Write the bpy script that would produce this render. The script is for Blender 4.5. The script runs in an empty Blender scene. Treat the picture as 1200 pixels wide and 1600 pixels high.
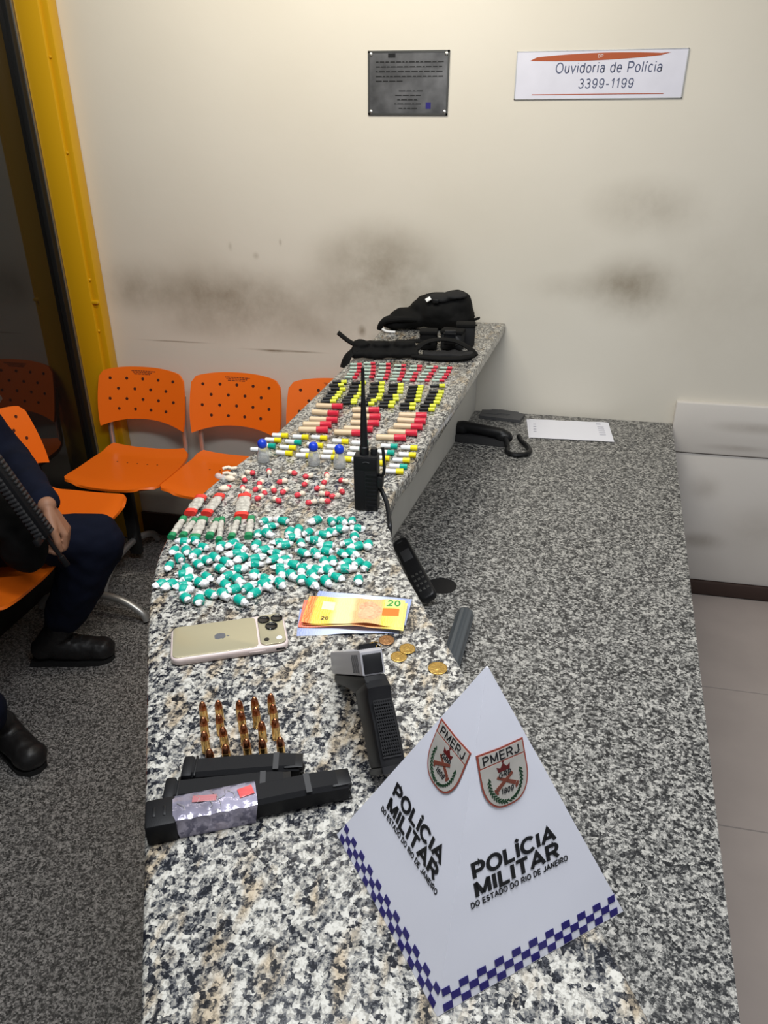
import bpy, bmesh, math, random
from mathutils import Vector, Matrix, noise
random.seed(7)
S = bpy.context.scene
COL = S.collection
PI = math.pi
# ------------------------------------------------------------------ camera
FPX, PITCH, ROLL, YAW = 1169.5, 0.470020675, -0.00566832, 0.217836056
CAM = Vector((0, 0, 1.66217))
K = 1.04          # upper countertop height
DZ = 0.70         # lower desk height
WY = 2.77         # back wall
cp, sp, cy, sy = math.cos(PITCH), math.sin(PITCH), math.cos(YAW), math.sin(YAW)
FW = Vector((-sy*cp, cy*cp, -sp)); RT = Vector((cy, sy, 0)); UP = RT.cross(FW)
RT, UP = math.cos(ROLL)*RT + math.sin(ROLL)*UP, -math.sin(ROLL)*RT + math.cos(ROLL)*UP
cd = bpy.data.cameras.new('camera'); cam = bpy.data.objects.new('camera', cd); COL.objects.link(cam)
cam.matrix_world = Matrix(((RT.x, UP.x, -FW.x, CAM.x), (RT.y, UP.y, -FW.y, CAM.y), (RT.z, UP.z, -FW.z, CAM.z), (0, 0, 0, 1)))
cd.sensor_fit = 'HORIZONTAL'; cd.sensor_width = 36; cd.lens = 36*FPX/1200; cd.clip_start = 0.02
S.camera = cam
# ------------------------------------------------------------------ world, lights, exposure
S.view_settings.view_transform = 'Standard'; S.view_settings.look = 'None'
S.view_settings.exposure = 0.0; S.view_settings.gamma = 1
w = bpy.data.worlds.new('World'); S.world = w; w.use_nodes = True
w.node_tree.nodes['Background'].inputs[0].default_value = (0.86, 0.93, 1.0, 1)
w.node_tree.nodes['Background'].inputs[1].default_value = 0.26
def area(name, loc, sx, sy_, power, col, rot=(0, 0, 0)):
    l = bpy.data.lights.new(name, 'AREA'); l.shape = 'RECTANGLE'; l.size = sx; l.size_y = sy_; l.energy = power; l.color = col
    o = bpy.data.objects.new(name, l); COL.objects.link(o); o.location = loc; o.rotation_euler = rot
    return o
area('ceiling_tube_light', (-0.10, 0.70, 2.50), 1.2, 0.3, 34, (0.94, 0.97, 1.0))
area('wall_wash_light', (-0.70, 1.70, 2.75), 1.2, 0.25, 25, (1.0, 0.93, 0.79), (math.radians(52), 0, 0))
area('ceiling_tube_light', (1.15, 1.0, 2.75), 0.3, 1.2, 7, (1.0, 0.96, 0.92))
# ------------------------------------------------------------------ helpers
def P(x, y, z):
    d = (x-600)/FPX*RT - (y-800)/FPX*UP + FW
    return CAM + d*((z-CAM.z)/d.z)
def PY(x, y, Y):
    d = (x-600)/FPX*RT - (y-800)/FPX*UP + FW
    return CAM + d*(Y/d.y)
def G(x, y, h=0): return P(x, y, K+h)
def D(x, y, h=0): return P(x, y, DZ+h)
def V(*a): return Vector(a)
def basis(d):
    d = Vector(d).normalized()
    a = Vector((0, 0, 1)) if abs(d.z) < 0.9 else Vector((1, 0, 0))
    u = a.cross(d).normalized(); return u, d.cross(u), d
def loft(bm, rings, cap=True, closed=True):
    R = [[bm.verts.new(p) for p in r] for r in rings]
    n = len(R[0]); fs = []
    for a, b in zip(R, R[1:]):
        for i in range(n if closed else n-1):
            j = (i+1) % n
            fs.append(bm.faces.new((a[i], a[j], b[j], b[i])))
    if cap:
        fs.append(bm.faces.new(R[0][::-1])); fs.append(bm.faces.new(R[-1]))
    return fs
def cyl(bm, p0, p1, r0, r1=None, n=16, sx=1, sy_=1):
    p0, p1 = Vector(p0), Vector(p1); r1 = r0 if r1 is None else r1
    u, v, d = basis(p1-p0)
    return loft(bm, [[p + (u*math.cos(2*PI*i/n)*sx + v*math.sin(2*PI*i/n)*sy_)*r for i in range(n)] for p, r in ((p0, r0), (p1, r1))])
def tube(bm, pts, r, n=10, smooth=True):
    pts = [Vector(p) for p in pts]
    if smooth: pts = spline(pts, 6)
    rings = []; u = None
    for i, p in enumerate(pts):
        d = (pts[min(i+1, len(pts)-1)] - pts[max(i-1, 0)]).normalized()
        if u is None: u = basis(d)[0]
        u = (u - d*u.dot(d)).normalized(); v = d.cross(u)
        rr = r[0] + (r[1]-r[0])*i/(len(pts)-1) if isinstance(r, tuple) else r
        rings.append([p + (u*math.cos(2*PI*k/n) + v*math.sin(2*PI*k/n))*rr for k in range(n)])
    return loft(bm, rings)
def spline(pts, k=8):
    pts = [Vector(p) for p in pts]; out = []
    for i in range(len(pts)-1):
        a, b, c, d = pts[max(i-1, 0)], pts[i], pts[i+1], pts[min(i+2, len(pts)-1)]
        for t in range(k):
            t /= k
            out.append(0.5*((2*b) + (c-a)*t + (2*a-5*b+4*c-d)*t*t + (3*b-a-3*c+d)*t**3))
    out.append(pts[-1]); return out
def xf(bm, verts, m):
    bmesh.ops.transform(bm, matrix=m, verts=verts)
def box(bm, c, s, rot=None, bev=0, seg=2):
    r = bmesh.ops.create_cube(bm, size=1)
    vs = r['verts']
    bmesh.ops.scale(bm, vec=s, verts=vs)
    if bev:
        es = list({e for v in vs for e in v.link_edges})
        g = bmesh.ops.bevel(bm, geom=es, offset=bev, segments=seg, affect='EDGES', profile=0.5)
        vs = list({v for f in g['faces'] for v in f.verts} | {v for v in vs if v.is_valid})
        seen = set(vs); st = list(vs)
        while st:
            v = st.pop()
            for e in v.link_edges:
                o = e.other_vert(v)
                if o not in seen: seen.add(o); st.append(o)
        vs = list(seen)
    m = Matrix.Translation(Vector(c))
    if rot is not None:
        m = m @ (rot.to_4x4() if isinstance(rot, Matrix) else Matrix.Rotation(rot, 4, 'Z'))
    xf(bm, vs, m); return vs
def ell(bm, c, r, rot=None, n=16):
    g = bmesh.ops.create_uvsphere(bm, u_segments=n, v_segments=max(6, n//2), radius=1)
    bmesh.ops.scale(bm, vec=r if hasattr(r, '__len__') else (r, r, r), verts=g['verts'])
    m = Matrix.Translation(Vector(c))
    if rot is not None: m = m @ rot.to_4x4()
    xf(bm, g['verts'], m); return g['verts']
def lathe(bm, prof, n=20, m=None):
    rings = [[Vector((r*math.cos(2*PI*i/n), r*math.sin(2*PI*i/n), z)) for i in range(n)] for r, z in prof]
    if m is not None: rings = [[m @ p for p in r] for r in rings]
    return loft(bm, rings)
def prism(bm, pts, z0, z1, m=None):
    a = [Vector((x, y, z0)) for x, y in pts]; b = [Vector((x, y, z1)) for x, y in pts]
    if m is not None: a = [m @ p for p in a]; b = [m @ p for p in b]
    return loft(bm, [a, b])
def cap(bm, p0, p1, r0, r1=None, n=14):      # capsule limb piece for remeshing
    r1 = r0 if r1 is None else r1
    cyl(bm, p0, p1, r0, r1, n); ell(bm, p0, r0, n=n); ell(bm, p1, r1, n=n)
def NB(): return bmesh.new()
def obj(name, bm, mat, parent=None, ang=35, flat=False, loc=None):
    bmesh.ops.recalc_face_normals(bm, faces=bm.faces[:])
    me = bpy.data.meshes.new(name); bm.to_mesh(me); bm.free()
    for m in (mat if isinstance(mat, (list, tuple)) else [mat]): me.materials.append(m)
    if not flat:
        me.shade_smooth(); me.set_sharp_from_angle(angle=math.radians(ang))
    o = bpy.data.objects.new(name, me); COL.objects.link(o)
    if parent is not None: o.parent = parent
    if loc is not None: o.location = loc
    return o
def wobj(name, bm, mat, root, ang=35, base=None):      # mesh given in world coordinates, under an unrotated root
    b = base if base is not None else root.location
    bmesh.ops.translate(bm, vec=-Vector(b), verts=bm.verts[:])
    return obj(name, bm, mat, root, ang)
def blob(bm, voxel, smooth=2, noise_amp=0, noise_scale=20, seed=0):   # fuse overlapping pieces into one skin
    me = bpy.data.meshes.new('tmp'); bm.to_mesh(me); bm.free()
    o = bpy.data.objects.new('tmp', me); COL.objects.link(o)
    m = o.modifiers.new('r', 'REMESH'); m.mode = 'VOXEL'; m.voxel_size = voxel
    s = o.modifiers.new('s', 'SMOOTH'); s.iterations = smooth; s.factor = 0.5
    dg = bpy.context.evaluated_depsgraph_get(); dg.update()
    me2 = bpy.data.meshes.new_from_object(o.evaluated_get(dg))
    bpy.data.objects.remove(o); bpy.data.meshes.remove(me)
    b2 = bmesh.new(); b2.from_mesh(me2); bpy.data.meshes.remove(me2)
    if noise_amp:
        b2.normal_update()
        for v in b2.verts:
            q = v.co*noise_scale + Vector((seed, seed*.7, 0))
            v.co += v.normal*noise_amp*(noise.noise(q) + 0.5*noise.noise(q*2.3))
    return b2
def thing(name, label, cat, loc=(0, 0, 0), rz=0, group=None):
    o = bpy.data.objects.new(name, None); COL.objects.link(o); o.empty_display_size = 0.02
    o.location = loc; o.rotation_euler = (0, 0, rz)
    o['label'] = label; o['category'] = cat
    if group: o['group'] = group
    return o
def tag(o, label, cat, group=None):
    o['label'] = label; o['category'] = cat
    if group: o['group'] = group
    return o
def struct(o): o['kind'] = 'structure'; return o
def dup(root, loc, rz, label, scale=None):
    r = root.copy(); COL.objects.link(r); r.location = loc; r.rotation_euler = (0, 0, rz); r['label'] = label
    if scale: r.scale = (scale,)*3
    for ch in list(root.children):
        c = ch.copy(); COL.objects.link(c); c.parent = r
        for g in list(ch.children):
            d = g.copy(); COL.objects.link(d); d.parent = c
    return r
ORD = 'first second third fourth fifth sixth seventh eighth ninth tenth eleventh twelfth thirteenth fourteenth fifteenth'.split()
# ------------------------------------------------------------------ materials
def mat(name, col, rough=0.5, metal=0, bump=0, bscale=200, trans=0, ior=1.45, alpha=1, coat=0, var=0, vscale=30, spec=0.5):
    m = bpy.data.materials.new(name); m.use_nodes = True
    nt = m.node_tree; b = nt.nodes['Principled BSDF']
    b.inputs['Base Color'].default_value = (*col, 1); b.inputs['Roughness'].default_value = rough; b.inputs['Metallic'].default_value = metal
    b.inputs['Transmission Weight'].default_value = trans; b.inputs['IOR'].default_value = ior; b.inputs['Alpha'].default_value = alpha
    b.inputs['Coat Weight'].default_value = coat; b.inputs['Specular IOR Level'].default_value = spec
    tc = nt.nodes.new('ShaderNodeTexCoord')
    if bump:
        n = nt.nodes.new('ShaderNodeTexNoise'); n.inputs['Scale'].default_value = bscale; n.inputs['Detail'].default_value = 3
        bp = nt.nodes.new('ShaderNodeBump'); bp.inputs['Strength'].default_value = bump; bp.inputs['Distance'].default_value = 0.002
        nt.links.new(tc.outputs['Object'], n.inputs['Vector']); nt.links.new(n.outputs['Fac'], bp.inputs['Height']); nt.links.new(bp.outputs['Normal'], b.inputs['Normal'])
    if var:
        n = nt.nodes.new('ShaderNodeTexNoise'); n.inputs['Scale'].default_value = vscale; n.inputs['Detail'].default_value = 4
        nt.links.new(tc.outputs['Object'], n.inputs['Vector'])
        r = nt.nodes.new('ShaderNodeValToRGB')
        r.color_ramp.elements[0].position = 0.3; r.color_ramp.elements[1].position = 0.7
        r.color_ramp.elements[0].color = (*[c*(1-var) for c in col], 1); r.color_ramp.elements[1].color = (*[min(1, c*(1+var)) for c in col], 1)
        nt.links.new(n.outputs['Fac'], r.inputs['Fac']); nt.links.new(r.outputs['Color'], b.inputs['Base Color'])
    return m
def granite(name, scale, cols, rough, distort=0.6, tint=None, fine=2.6, flow=0):
    m = bpy.data.materials.new(name); m.use_nodes = True; nt = m.node_tree; N = nt.nodes.new; Lk = nt.links.new
    b = nt.nodes['Principled BSDF']; b.inputs['Roughness'].default_value = rough
    tc = N('ShaderNodeTexCoord')
    n0 = N('ShaderNodeTexNoise'); n0.inputs['Scale'].default_value = scale*1.3; n0.inputs['Detail'].default_value = 3
    Lk(tc.outputs['Object'], n0.inputs['Vector'])
    va = N('ShaderNodeVectorMath'); va.operation = 'MULTIPLY_ADD'
    Lk(n0.outputs['Color'], va.inputs[0]); va.inputs[1].default_value = (distort/scale*2,)*3; Lk(tc.outputs['Object'], va.inputs[2])
    def grains(sc):
        v = N('ShaderNodeTexVoronoi'); v.inputs['Scale'].default_value = sc; v.inputs['Randomness'].default_value = 1
        Lk(va.outputs[0], v.inputs['Vector'])
        s = N('ShaderNodeSeparateColor'); Lk(v.outputs['Color'], s.inputs[0]); return s.outputs[0]
    g1, g2 = grains(scale), grains(scale*fine)
    cl = N('ShaderNodeTexNoise'); cl.inputs['Scale'].default_value = scale*0.28; cl.inputs['Detail'].default_value = 2; cl.inputs['Distortion'].default_value = flow*2
    mpf = N('ShaderNodeMapping'); mpf.inputs['Rotation'].default_value = (0, 0, math.radians(-18)); mpf.inputs['Scale'].default_value = (1+.35*flow, 1-.5*flow, 1); Lk(tc.outputs['Object'], mpf.inputs['Vector']); Lk(mpf.outputs[0], cl.inputs['Vector'])
    a = N('ShaderNodeMath'); a.operation = 'MULTIPLY_ADD'; Lk(g1, a.inputs[0]); a.inputs[1].default_value = 0.62
    c2 = N('ShaderNodeMath'); c2.operation = 'MULTIPLY_ADD'; Lk(cl.outputs['Fac'], c2.inputs[0]); c2.inputs[1].default_value = 0.7+.35*flow; c2.inputs[2].default_value = -0.33-.175*flow
    Lk(c2.outputs[0], a.inputs[2])
    a2 = N('ShaderNodeMath'); a2.operation = 'MULTIPLY_ADD'; Lk(g2, a2.inputs[0]); a2.inputs[1].default_value = 0.36; Lk(a.outputs[0], a2.inputs[2])
    r = N('ShaderNodeValToRGB'); cr = r.color_ramp; cr.interpolation = 'LINEAR'
    cr.elements[0].position = cols[0][0]; cr.elements[0].color = (*cols[0][1], 1)
    cr.elements[1].position = cols[-1][0]; cr.elements[1].color = (*cols[-1][1], 1)
    for p_, c_ in cols[1:-1]:
        e = cr.elements.new(p_); e.color = (*c_, 1)
    Lk(a2.outputs[0], r.inputs['Fac'])
    out = r.outputs['Color']
    if tint:
        tn = N('ShaderNodeTexNoise'); tn.inputs['Scale'].default_value = scale*0.20; tn.inputs['Detail'].default_value = 2; Lk(mpf.outputs[0], tn.inputs['Vector'])
        tr = N('ShaderNodeMapRange'); tr.inputs[1].default_value = 0.52; tr.inputs[2].default_value = 0.66; Lk(tn.outputs['Fac'], tr.inputs[0])
        mx = N('ShaderNodeMix'); mx.data_type = 'RGBA'; mx.blend_type = 'MULTIPLY'; Lk(tr.outputs[0], mx.inputs[0]); Lk(out, mx.inputs[6]); mx.inputs[7].default_value = (*tint, 1)
        out = mx.outputs[2]
    Lk(out, b.inputs['Base Color']); return m
M_GRAN = granite('speckled granite', 190, [(0.18, (0.010, 0.011, 0.015)), (0.31, (0.032, 0.034, 0.042)), (0.43, (0.14, 0.14, 0.14)), (0.60, (0.32, 0.305, 0.27)), (0.85, (0.56, 0.54, 0.49))], 0.17, tint=(0.86, 0.74, 0.60), flow=1)
M_DESK = granite('dark granite', 240, [(0.22, (0.008, 0.009, 0.011)), (0.38, (0.036, 0.036, 0.038)), (0.50, (0.115, 0.114, 0.11)), (0.66, (0.26, 0.255, 0.24)), (0.85, (0.47, 0.455, 0.42))], 0.32, flow=.4)
M_FLOOR = granite('floor granite', 260, [(0.2, (0.022, 0.021, 0.020)), (0.45, (0.085, 0.081, 0.077)), (0.62, (0.19, 0.18, 0.17)), (0.85, (0.36, 0.34, 0.32))], 0.35)
def wallmat(name, base, spots, Y, smear):
    m = bpy.data.materials.new(name); m.use_nodes = True; nt = m.node_tree; N = nt.nodes.new; Lk = nt.links.new
    b = nt.nodes['Principled BSDF']; b.inputs['Roughness'].default_value = 0.55
    tc = N('ShaderNodeTexCoord')
    n1 = N('ShaderNodeTexNoise'); n1.inputs['Scale'].default_value = 3.2; n1.inputs['Detail'].default_value = 7; n1.inputs['Roughness'].default_value = 0.65; Lk(tc.outputs['Object'], n1.inputs['Vector'])
    n2 = N('ShaderNodeTexNoise'); n2.inputs['Scale'].default_value = 1.4; n2.inputs['Detail'].default_value = 5; Lk(tc.outputs['Object'], n2.inputs['Vector'])
    r2 = N('ShaderNodeValToRGB'); r2.color_ramp.elements[0].position = .3; r2.color_ramp.elements[0].color = (base[0]*.93, base[1]*.92, base[2]*.9, 1); r2.color_ramp.elements[1].position = .7; r2.color_ramp.elements[1].color = (*base, 1)
    Lk(n2.outputs['Fac'], r2.inputs[0]); out = r2.outputs['Color']
    # smudges left by hands and heads: (x, z, half width, half height, strength)
    acc = None
    for (x, z, hw, hh, s) in spots:
        mp = N('ShaderNodeMapping'); mp.vector_type = 'TEXTURE'; mp.inputs['Location'].default_value = (x, Y, z); mp.inputs['Scale'].default_value = (hw, 1, hh)
        Lk(tc.outputs['Object'], mp.inputs['Vector'])
        ln = N('ShaderNodeVectorMath'); ln.operation = 'LENGTH'; Lk(mp.outputs[0], ln.inputs[0])
        mr = N('ShaderNodeMapRange'); mr.interpolation_type = 'SMOOTHSTEP'; mr.inputs[1].default_value = 1.5; mr.inputs[2].default_value = 0.0; mr.inputs[3].default_value = 0; mr.inputs[4].default_value = s
        Lk(ln.outputs['Value'], mr.inputs[0])
        if acc is None: acc = mr.outputs[0]
        else:
            ad = N('ShaderNodeMath'); ad.operation = 'ADD'; Lk(acc, ad.inputs[0]); Lk(mr.outputs[0], ad.inputs[1]); acc = ad.outputs[0]
    nr = N('ShaderNodeMapRange'); nr.inputs[1].default_value = 0.28; nr.inputs[2].default_value = 0.72; nr.inputs[3].default_value = 0.15; nr.inputs[4].default_value = 1.45; Lk(n1.outputs['Fac'], nr.inputs[0])
    ml = N('ShaderNodeMath'); ml.operation = 'MULTIPLY'; ml.use_clamp = True; Lk(acc, ml.inputs[0]); Lk(nr.outputs[0], ml.inputs[1])
    mx = N('ShaderNodeMix'); mx.data_type = 'RGBA'; Lk(ml.outputs[0], mx.inputs[0]); Lk(out, mx.inputs[6]); mx.inputs[7].default_value = (*smear, 1)
    Lk(mx.outputs[2], b.inputs['Base Color'])
    bp = N('ShaderNodeBump'); bp.inputs['Strength'].default_value = .15; bp.inputs['Distance'].default_value = .01; Lk(n1.outputs['Fac'], bp.inputs['Height']); Lk(bp.outputs[0], b.inputs['Normal'])
    return m
M_WALL = wallmat('stained cream paint', (0.72, 0.68, 0.60), [(-0.62, 1.20, .24, .16, .68), (-1.12, 1.07, .42, .12, .50), (-1.62, 1.12, .15, .10, .5), (-1.3, 1.10, .25, .16, .25), (0.26, 1.17, .15, .10, .62), (0.05, 1.17, .14, .05, .22), (0.28, 1.44, .17, .08, .34), (-0.9, 0.97, .6, .06, .22), (-0.47, 1.05, .25, .12, .25), (0.55, 1.20, .3, .3, .15), (-1.02, .893, .15, .0045, .9), (-1.06, .890, .05, .006, .7), (-1.48, .908, .14, .003, .7), (-.695, .985, .016, .022, .8), (-1.1, 1.25, .012, .012, .5), (-1.2, 1.28, .008, .016, .5), (-1.0, 1.3, .006, .012, .4)], WY, (0.20, 0.155, 0.10))
M_PANEL = wallmat('scuffed white panel', (0.68, 0.645, 0.61), [(.62, .46, .06, .05, .40), (.66, .235, .09, .035, .60), (.74, .71, .12, .022, .45), (.52, .44, .03, .16, .25), (.85, .30, .15, .10, .3), (.70, .63, .1, .012, .4)], WY-.02, (.24, .20, .16))
M_RISER = mat('off white paint', (0.60, 0.58, 0.53), 0.55, var=0.05, vscale=6)
M_TILE = mat('beige floor tile', (0.40, 0.34, 0.31), 0.4, var=0.06, vscale=5)
M_GROUT = mat('grout', (0.28, 0.25, 0.23), 0.8)
M_SKIRT = mat('dark brown skirting', (0.045, 0.025, 0.02), 0.4)
M_YEL = mat('yellow enamel', (0.62, 0.34, 0.005), 0.35, bump=.03, bscale=20)
M_ALU = mat('aluminium', (0.55, 0.54, 0.52), 0.35, 0.9)
M_PANE = mat('dark glass at night', (0.006, 0.006, 0.006), 0.04, spec=0.6, ior=1.5)
M_FRAME = mat('black frame', (0.008, 0.008, 0.008), 0.4)
M_ORG = mat('orange plastic', (0.88, 0.165, 0.008), 0.38, bump=.04, bscale=300)
M_HOLE = mat('dark hole', (0.06, 0.012, 0.004), 0.8)
M_SILV = mat('silver paint tube', (0.5, 0.49, 0.47), 0.35, 0.7)
M_BLKTUBE = mat('black tube', (0.015, 0.015, 0.015), 0.4)
M_INK = mat('faded print', (0.25, 0.06, 0.02), 0.7)
M_BLACK = mat('black plastic', (0.007, 0.007, 0.008), 0.4, spec=.35)
M_BLACK2 = mat('matt black polymer', (0.008, 0.008, 0.009), 0.5, bump=.08, bscale=900, spec=.2)
M_GREY = mat('dark grey plastic', (0.035, 0.035, 0.037), 0.5)
M_NYLON = mat('black nylon', (0.005, 0.005, 0.005), 0.8, bump=.3, bscale=700, spec=.2)
M_NYLON2 = mat('dark grey nylon', (0.016, 0.016, 0.017), 0.75, bump=.3, bscale=700, spec=.25)
M_NAVY = mat('navy cloth', (0.006, 0.008, 0.019), 0.9, bump=.25, bscale=600, var=.2, vscale=12, spec=.15)
M_LEATH = mat('black leather', (0.010, 0.009, 0.009), 0.45, bump=.15, bscale=250)
M_SOLE = mat('black rubber', (0.008, 0.008, 0.008), 0.7)
M_SKIN = mat('skin', (0.33, 0.165, 0.10), 0.55, bump=.08, bscale=300)
M_EYE = mat('eye', (.03, .02, .015), .15)
M_HAIR = mat('hair', (0.012, 0.009, 0.007), 0.7)
M_WHITE = mat('white vinyl', (0.86, 0.86, 0.95), 0.42, bump=.12, bscale=14)
M_WHITE2 = mat('white plastic', (0.80, 0.80, 0.80), 0.35)
M_WRAP = mat('white plastic wrap', (0.74, 0.74, 0.74), 0.28, bump=.5, bscale=400)
M_TEAL = mat('teal tape', (0.002, 0.36, 0.27), 0.28, bump=.25, bscale=300)
M_TEAL2 = mat('teal plastic', (0.0, 0.36, 0.27), 0.3)
M_GRN = mat('green tape', (0.004, 0.22, 0.08), 0.3, bump=.2, bscale=300)
M_RED = mat('red plastic', (0.62, 0.018, 0.045), 0.3)
M_REDT = mat('red tape', (0.75, 0.035, 0.025), 0.3, bump=.2, bscale=300)
M_YCAP = mat('yellow plastic', (0.85, 0.70, 0.01), 0.3)
M_YGCAP = mat('yellow green plastic', (0.66, 0.68, 0.03), 0.3)
M_TAN = mat('tan powder in tube', (0.70, 0.52, 0.33), 0.3)
M_CLRGRN = mat('greenish tube', (0.42, 0.55, 0.46), 0.2)
M_CREAM = mat('cream bundle', (0.78, 0.66, 0.52), 0.5, bump=.4, bscale=500)
M_PINKR = mat('red wrap', (0.70, 0.05, 0.07), 0.35, bump=.4, bscale=500)
M_CLEAR = mat('clear film', (0.75, 0.75, 0.73), 0.15, alpha=0.45)
M_GREYP = mat('grey content in clear pouch', (0.50, 0.47, 0.41), 0.2, bump=.4, bscale=250, var=.35, vscale=120)
M_GLASS = mat('clear glass', (0.93, 0.95, 0.96), 0.06, trans=.8, ior=1.45)
M_BLUE = mat('blue plastic', (0.01, 0.05, 0.55), 0.25)
M_TXT = mat('black print', (0.008, 0.008, 0.010), 0.5)
M_NVYP = mat('navy print', (0.018, 0.012, 0.16), 0.4)
M_BRASS = mat('brass', (0.72, 0.47, 0.18), 0.22, 1.0)
M_COPPER = mat('copper jacket', (0.45, 0.17, 0.08), 0.25, 1.0)
M_GOLD = mat('bronze coin', (0.50, 0.32, 0.09), 0.35, 0.9, bump=.4, bscale=500)
M_COPC = mat('copper coin', (0.38, 0.20, 0.09), 0.35, 0.9, bump=.4, bscale=500)
M_SILC = mat('steel coin', (0.33, 0.31, 0.29), 0.35, 0.9, bump=.4, bscale=500)
M_SIGN = mat('white sign plate', (0.70, 0.70, 0.80), 0.35, var=.04, vscale=12)
M_SIGNT = mat('grey blue print', (0.07, 0.085, 0.16), 0.5)
M_RUST = mat('rust red print', (0.40, 0.08, 0.02), 0.5)
M_STEEL = mat('tarnished metal plaque', (0.13, 0.13, 0.135), 0.38, 0.6, var=.45, vscale=14)
M_STEELR = mat('plaque rim', (0.10, 0.10, 0.095), 0.35, 0.7)
M_TRAY = mat('grey plastic', (.075, .075, .078), .5)
M_PRINT = mat('pale grey print', (.45, .45, .52), .6)
M_PAPER = mat('paper', (0.80, 0.80, 0.86), 0.6)
M_ROSE = mat('light rose rubber case', (0.64, 0.53, 0.50), 0.35)
M_SAND = mat('champagne glass back', (0.40, 0.36, 0.24), 0.22, 0.3)
M_LENS = mat('lens glass', (0.005, 0.005, 0.006), 0.05)
M_LOGO = mat('logo grey', (0.22, 0.24, 0.30), 0.15, 0.8)
M_SLIDE = mat('worn slide steel', (0.40, 0.39, 0.41), 0.38, 0.35, bump=.05, bscale=300)
M_TAPE = mat('clear shiny tape', (0.30, 0.28, 0.36), 0.12, 0.4, bump=.6, bscale=45, var=.55, vscale=22)
M_BUBBLE = mat('blue bank paper', (0.42, 0.48, 0.66), 0.6, var=.3, vscale=60)
M_SHIELD = mat('shield border', (0.33, 0.07, 0.045), 0.45)
M_SHFLD = mat('shield field', (0.50, 0.47, 0.43), 0.45, var=.15, vscale=25)
M_LEAF = mat('wreath green', (0.012, 0.05, 0.02), 0.5)
M_CROWN = mat('crown red', (0.11, 0.008, 0.008), 0.5)
M_PIST = mat('crossed pistols', (0.19, 0.05, 0.03), 0.5)
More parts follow.
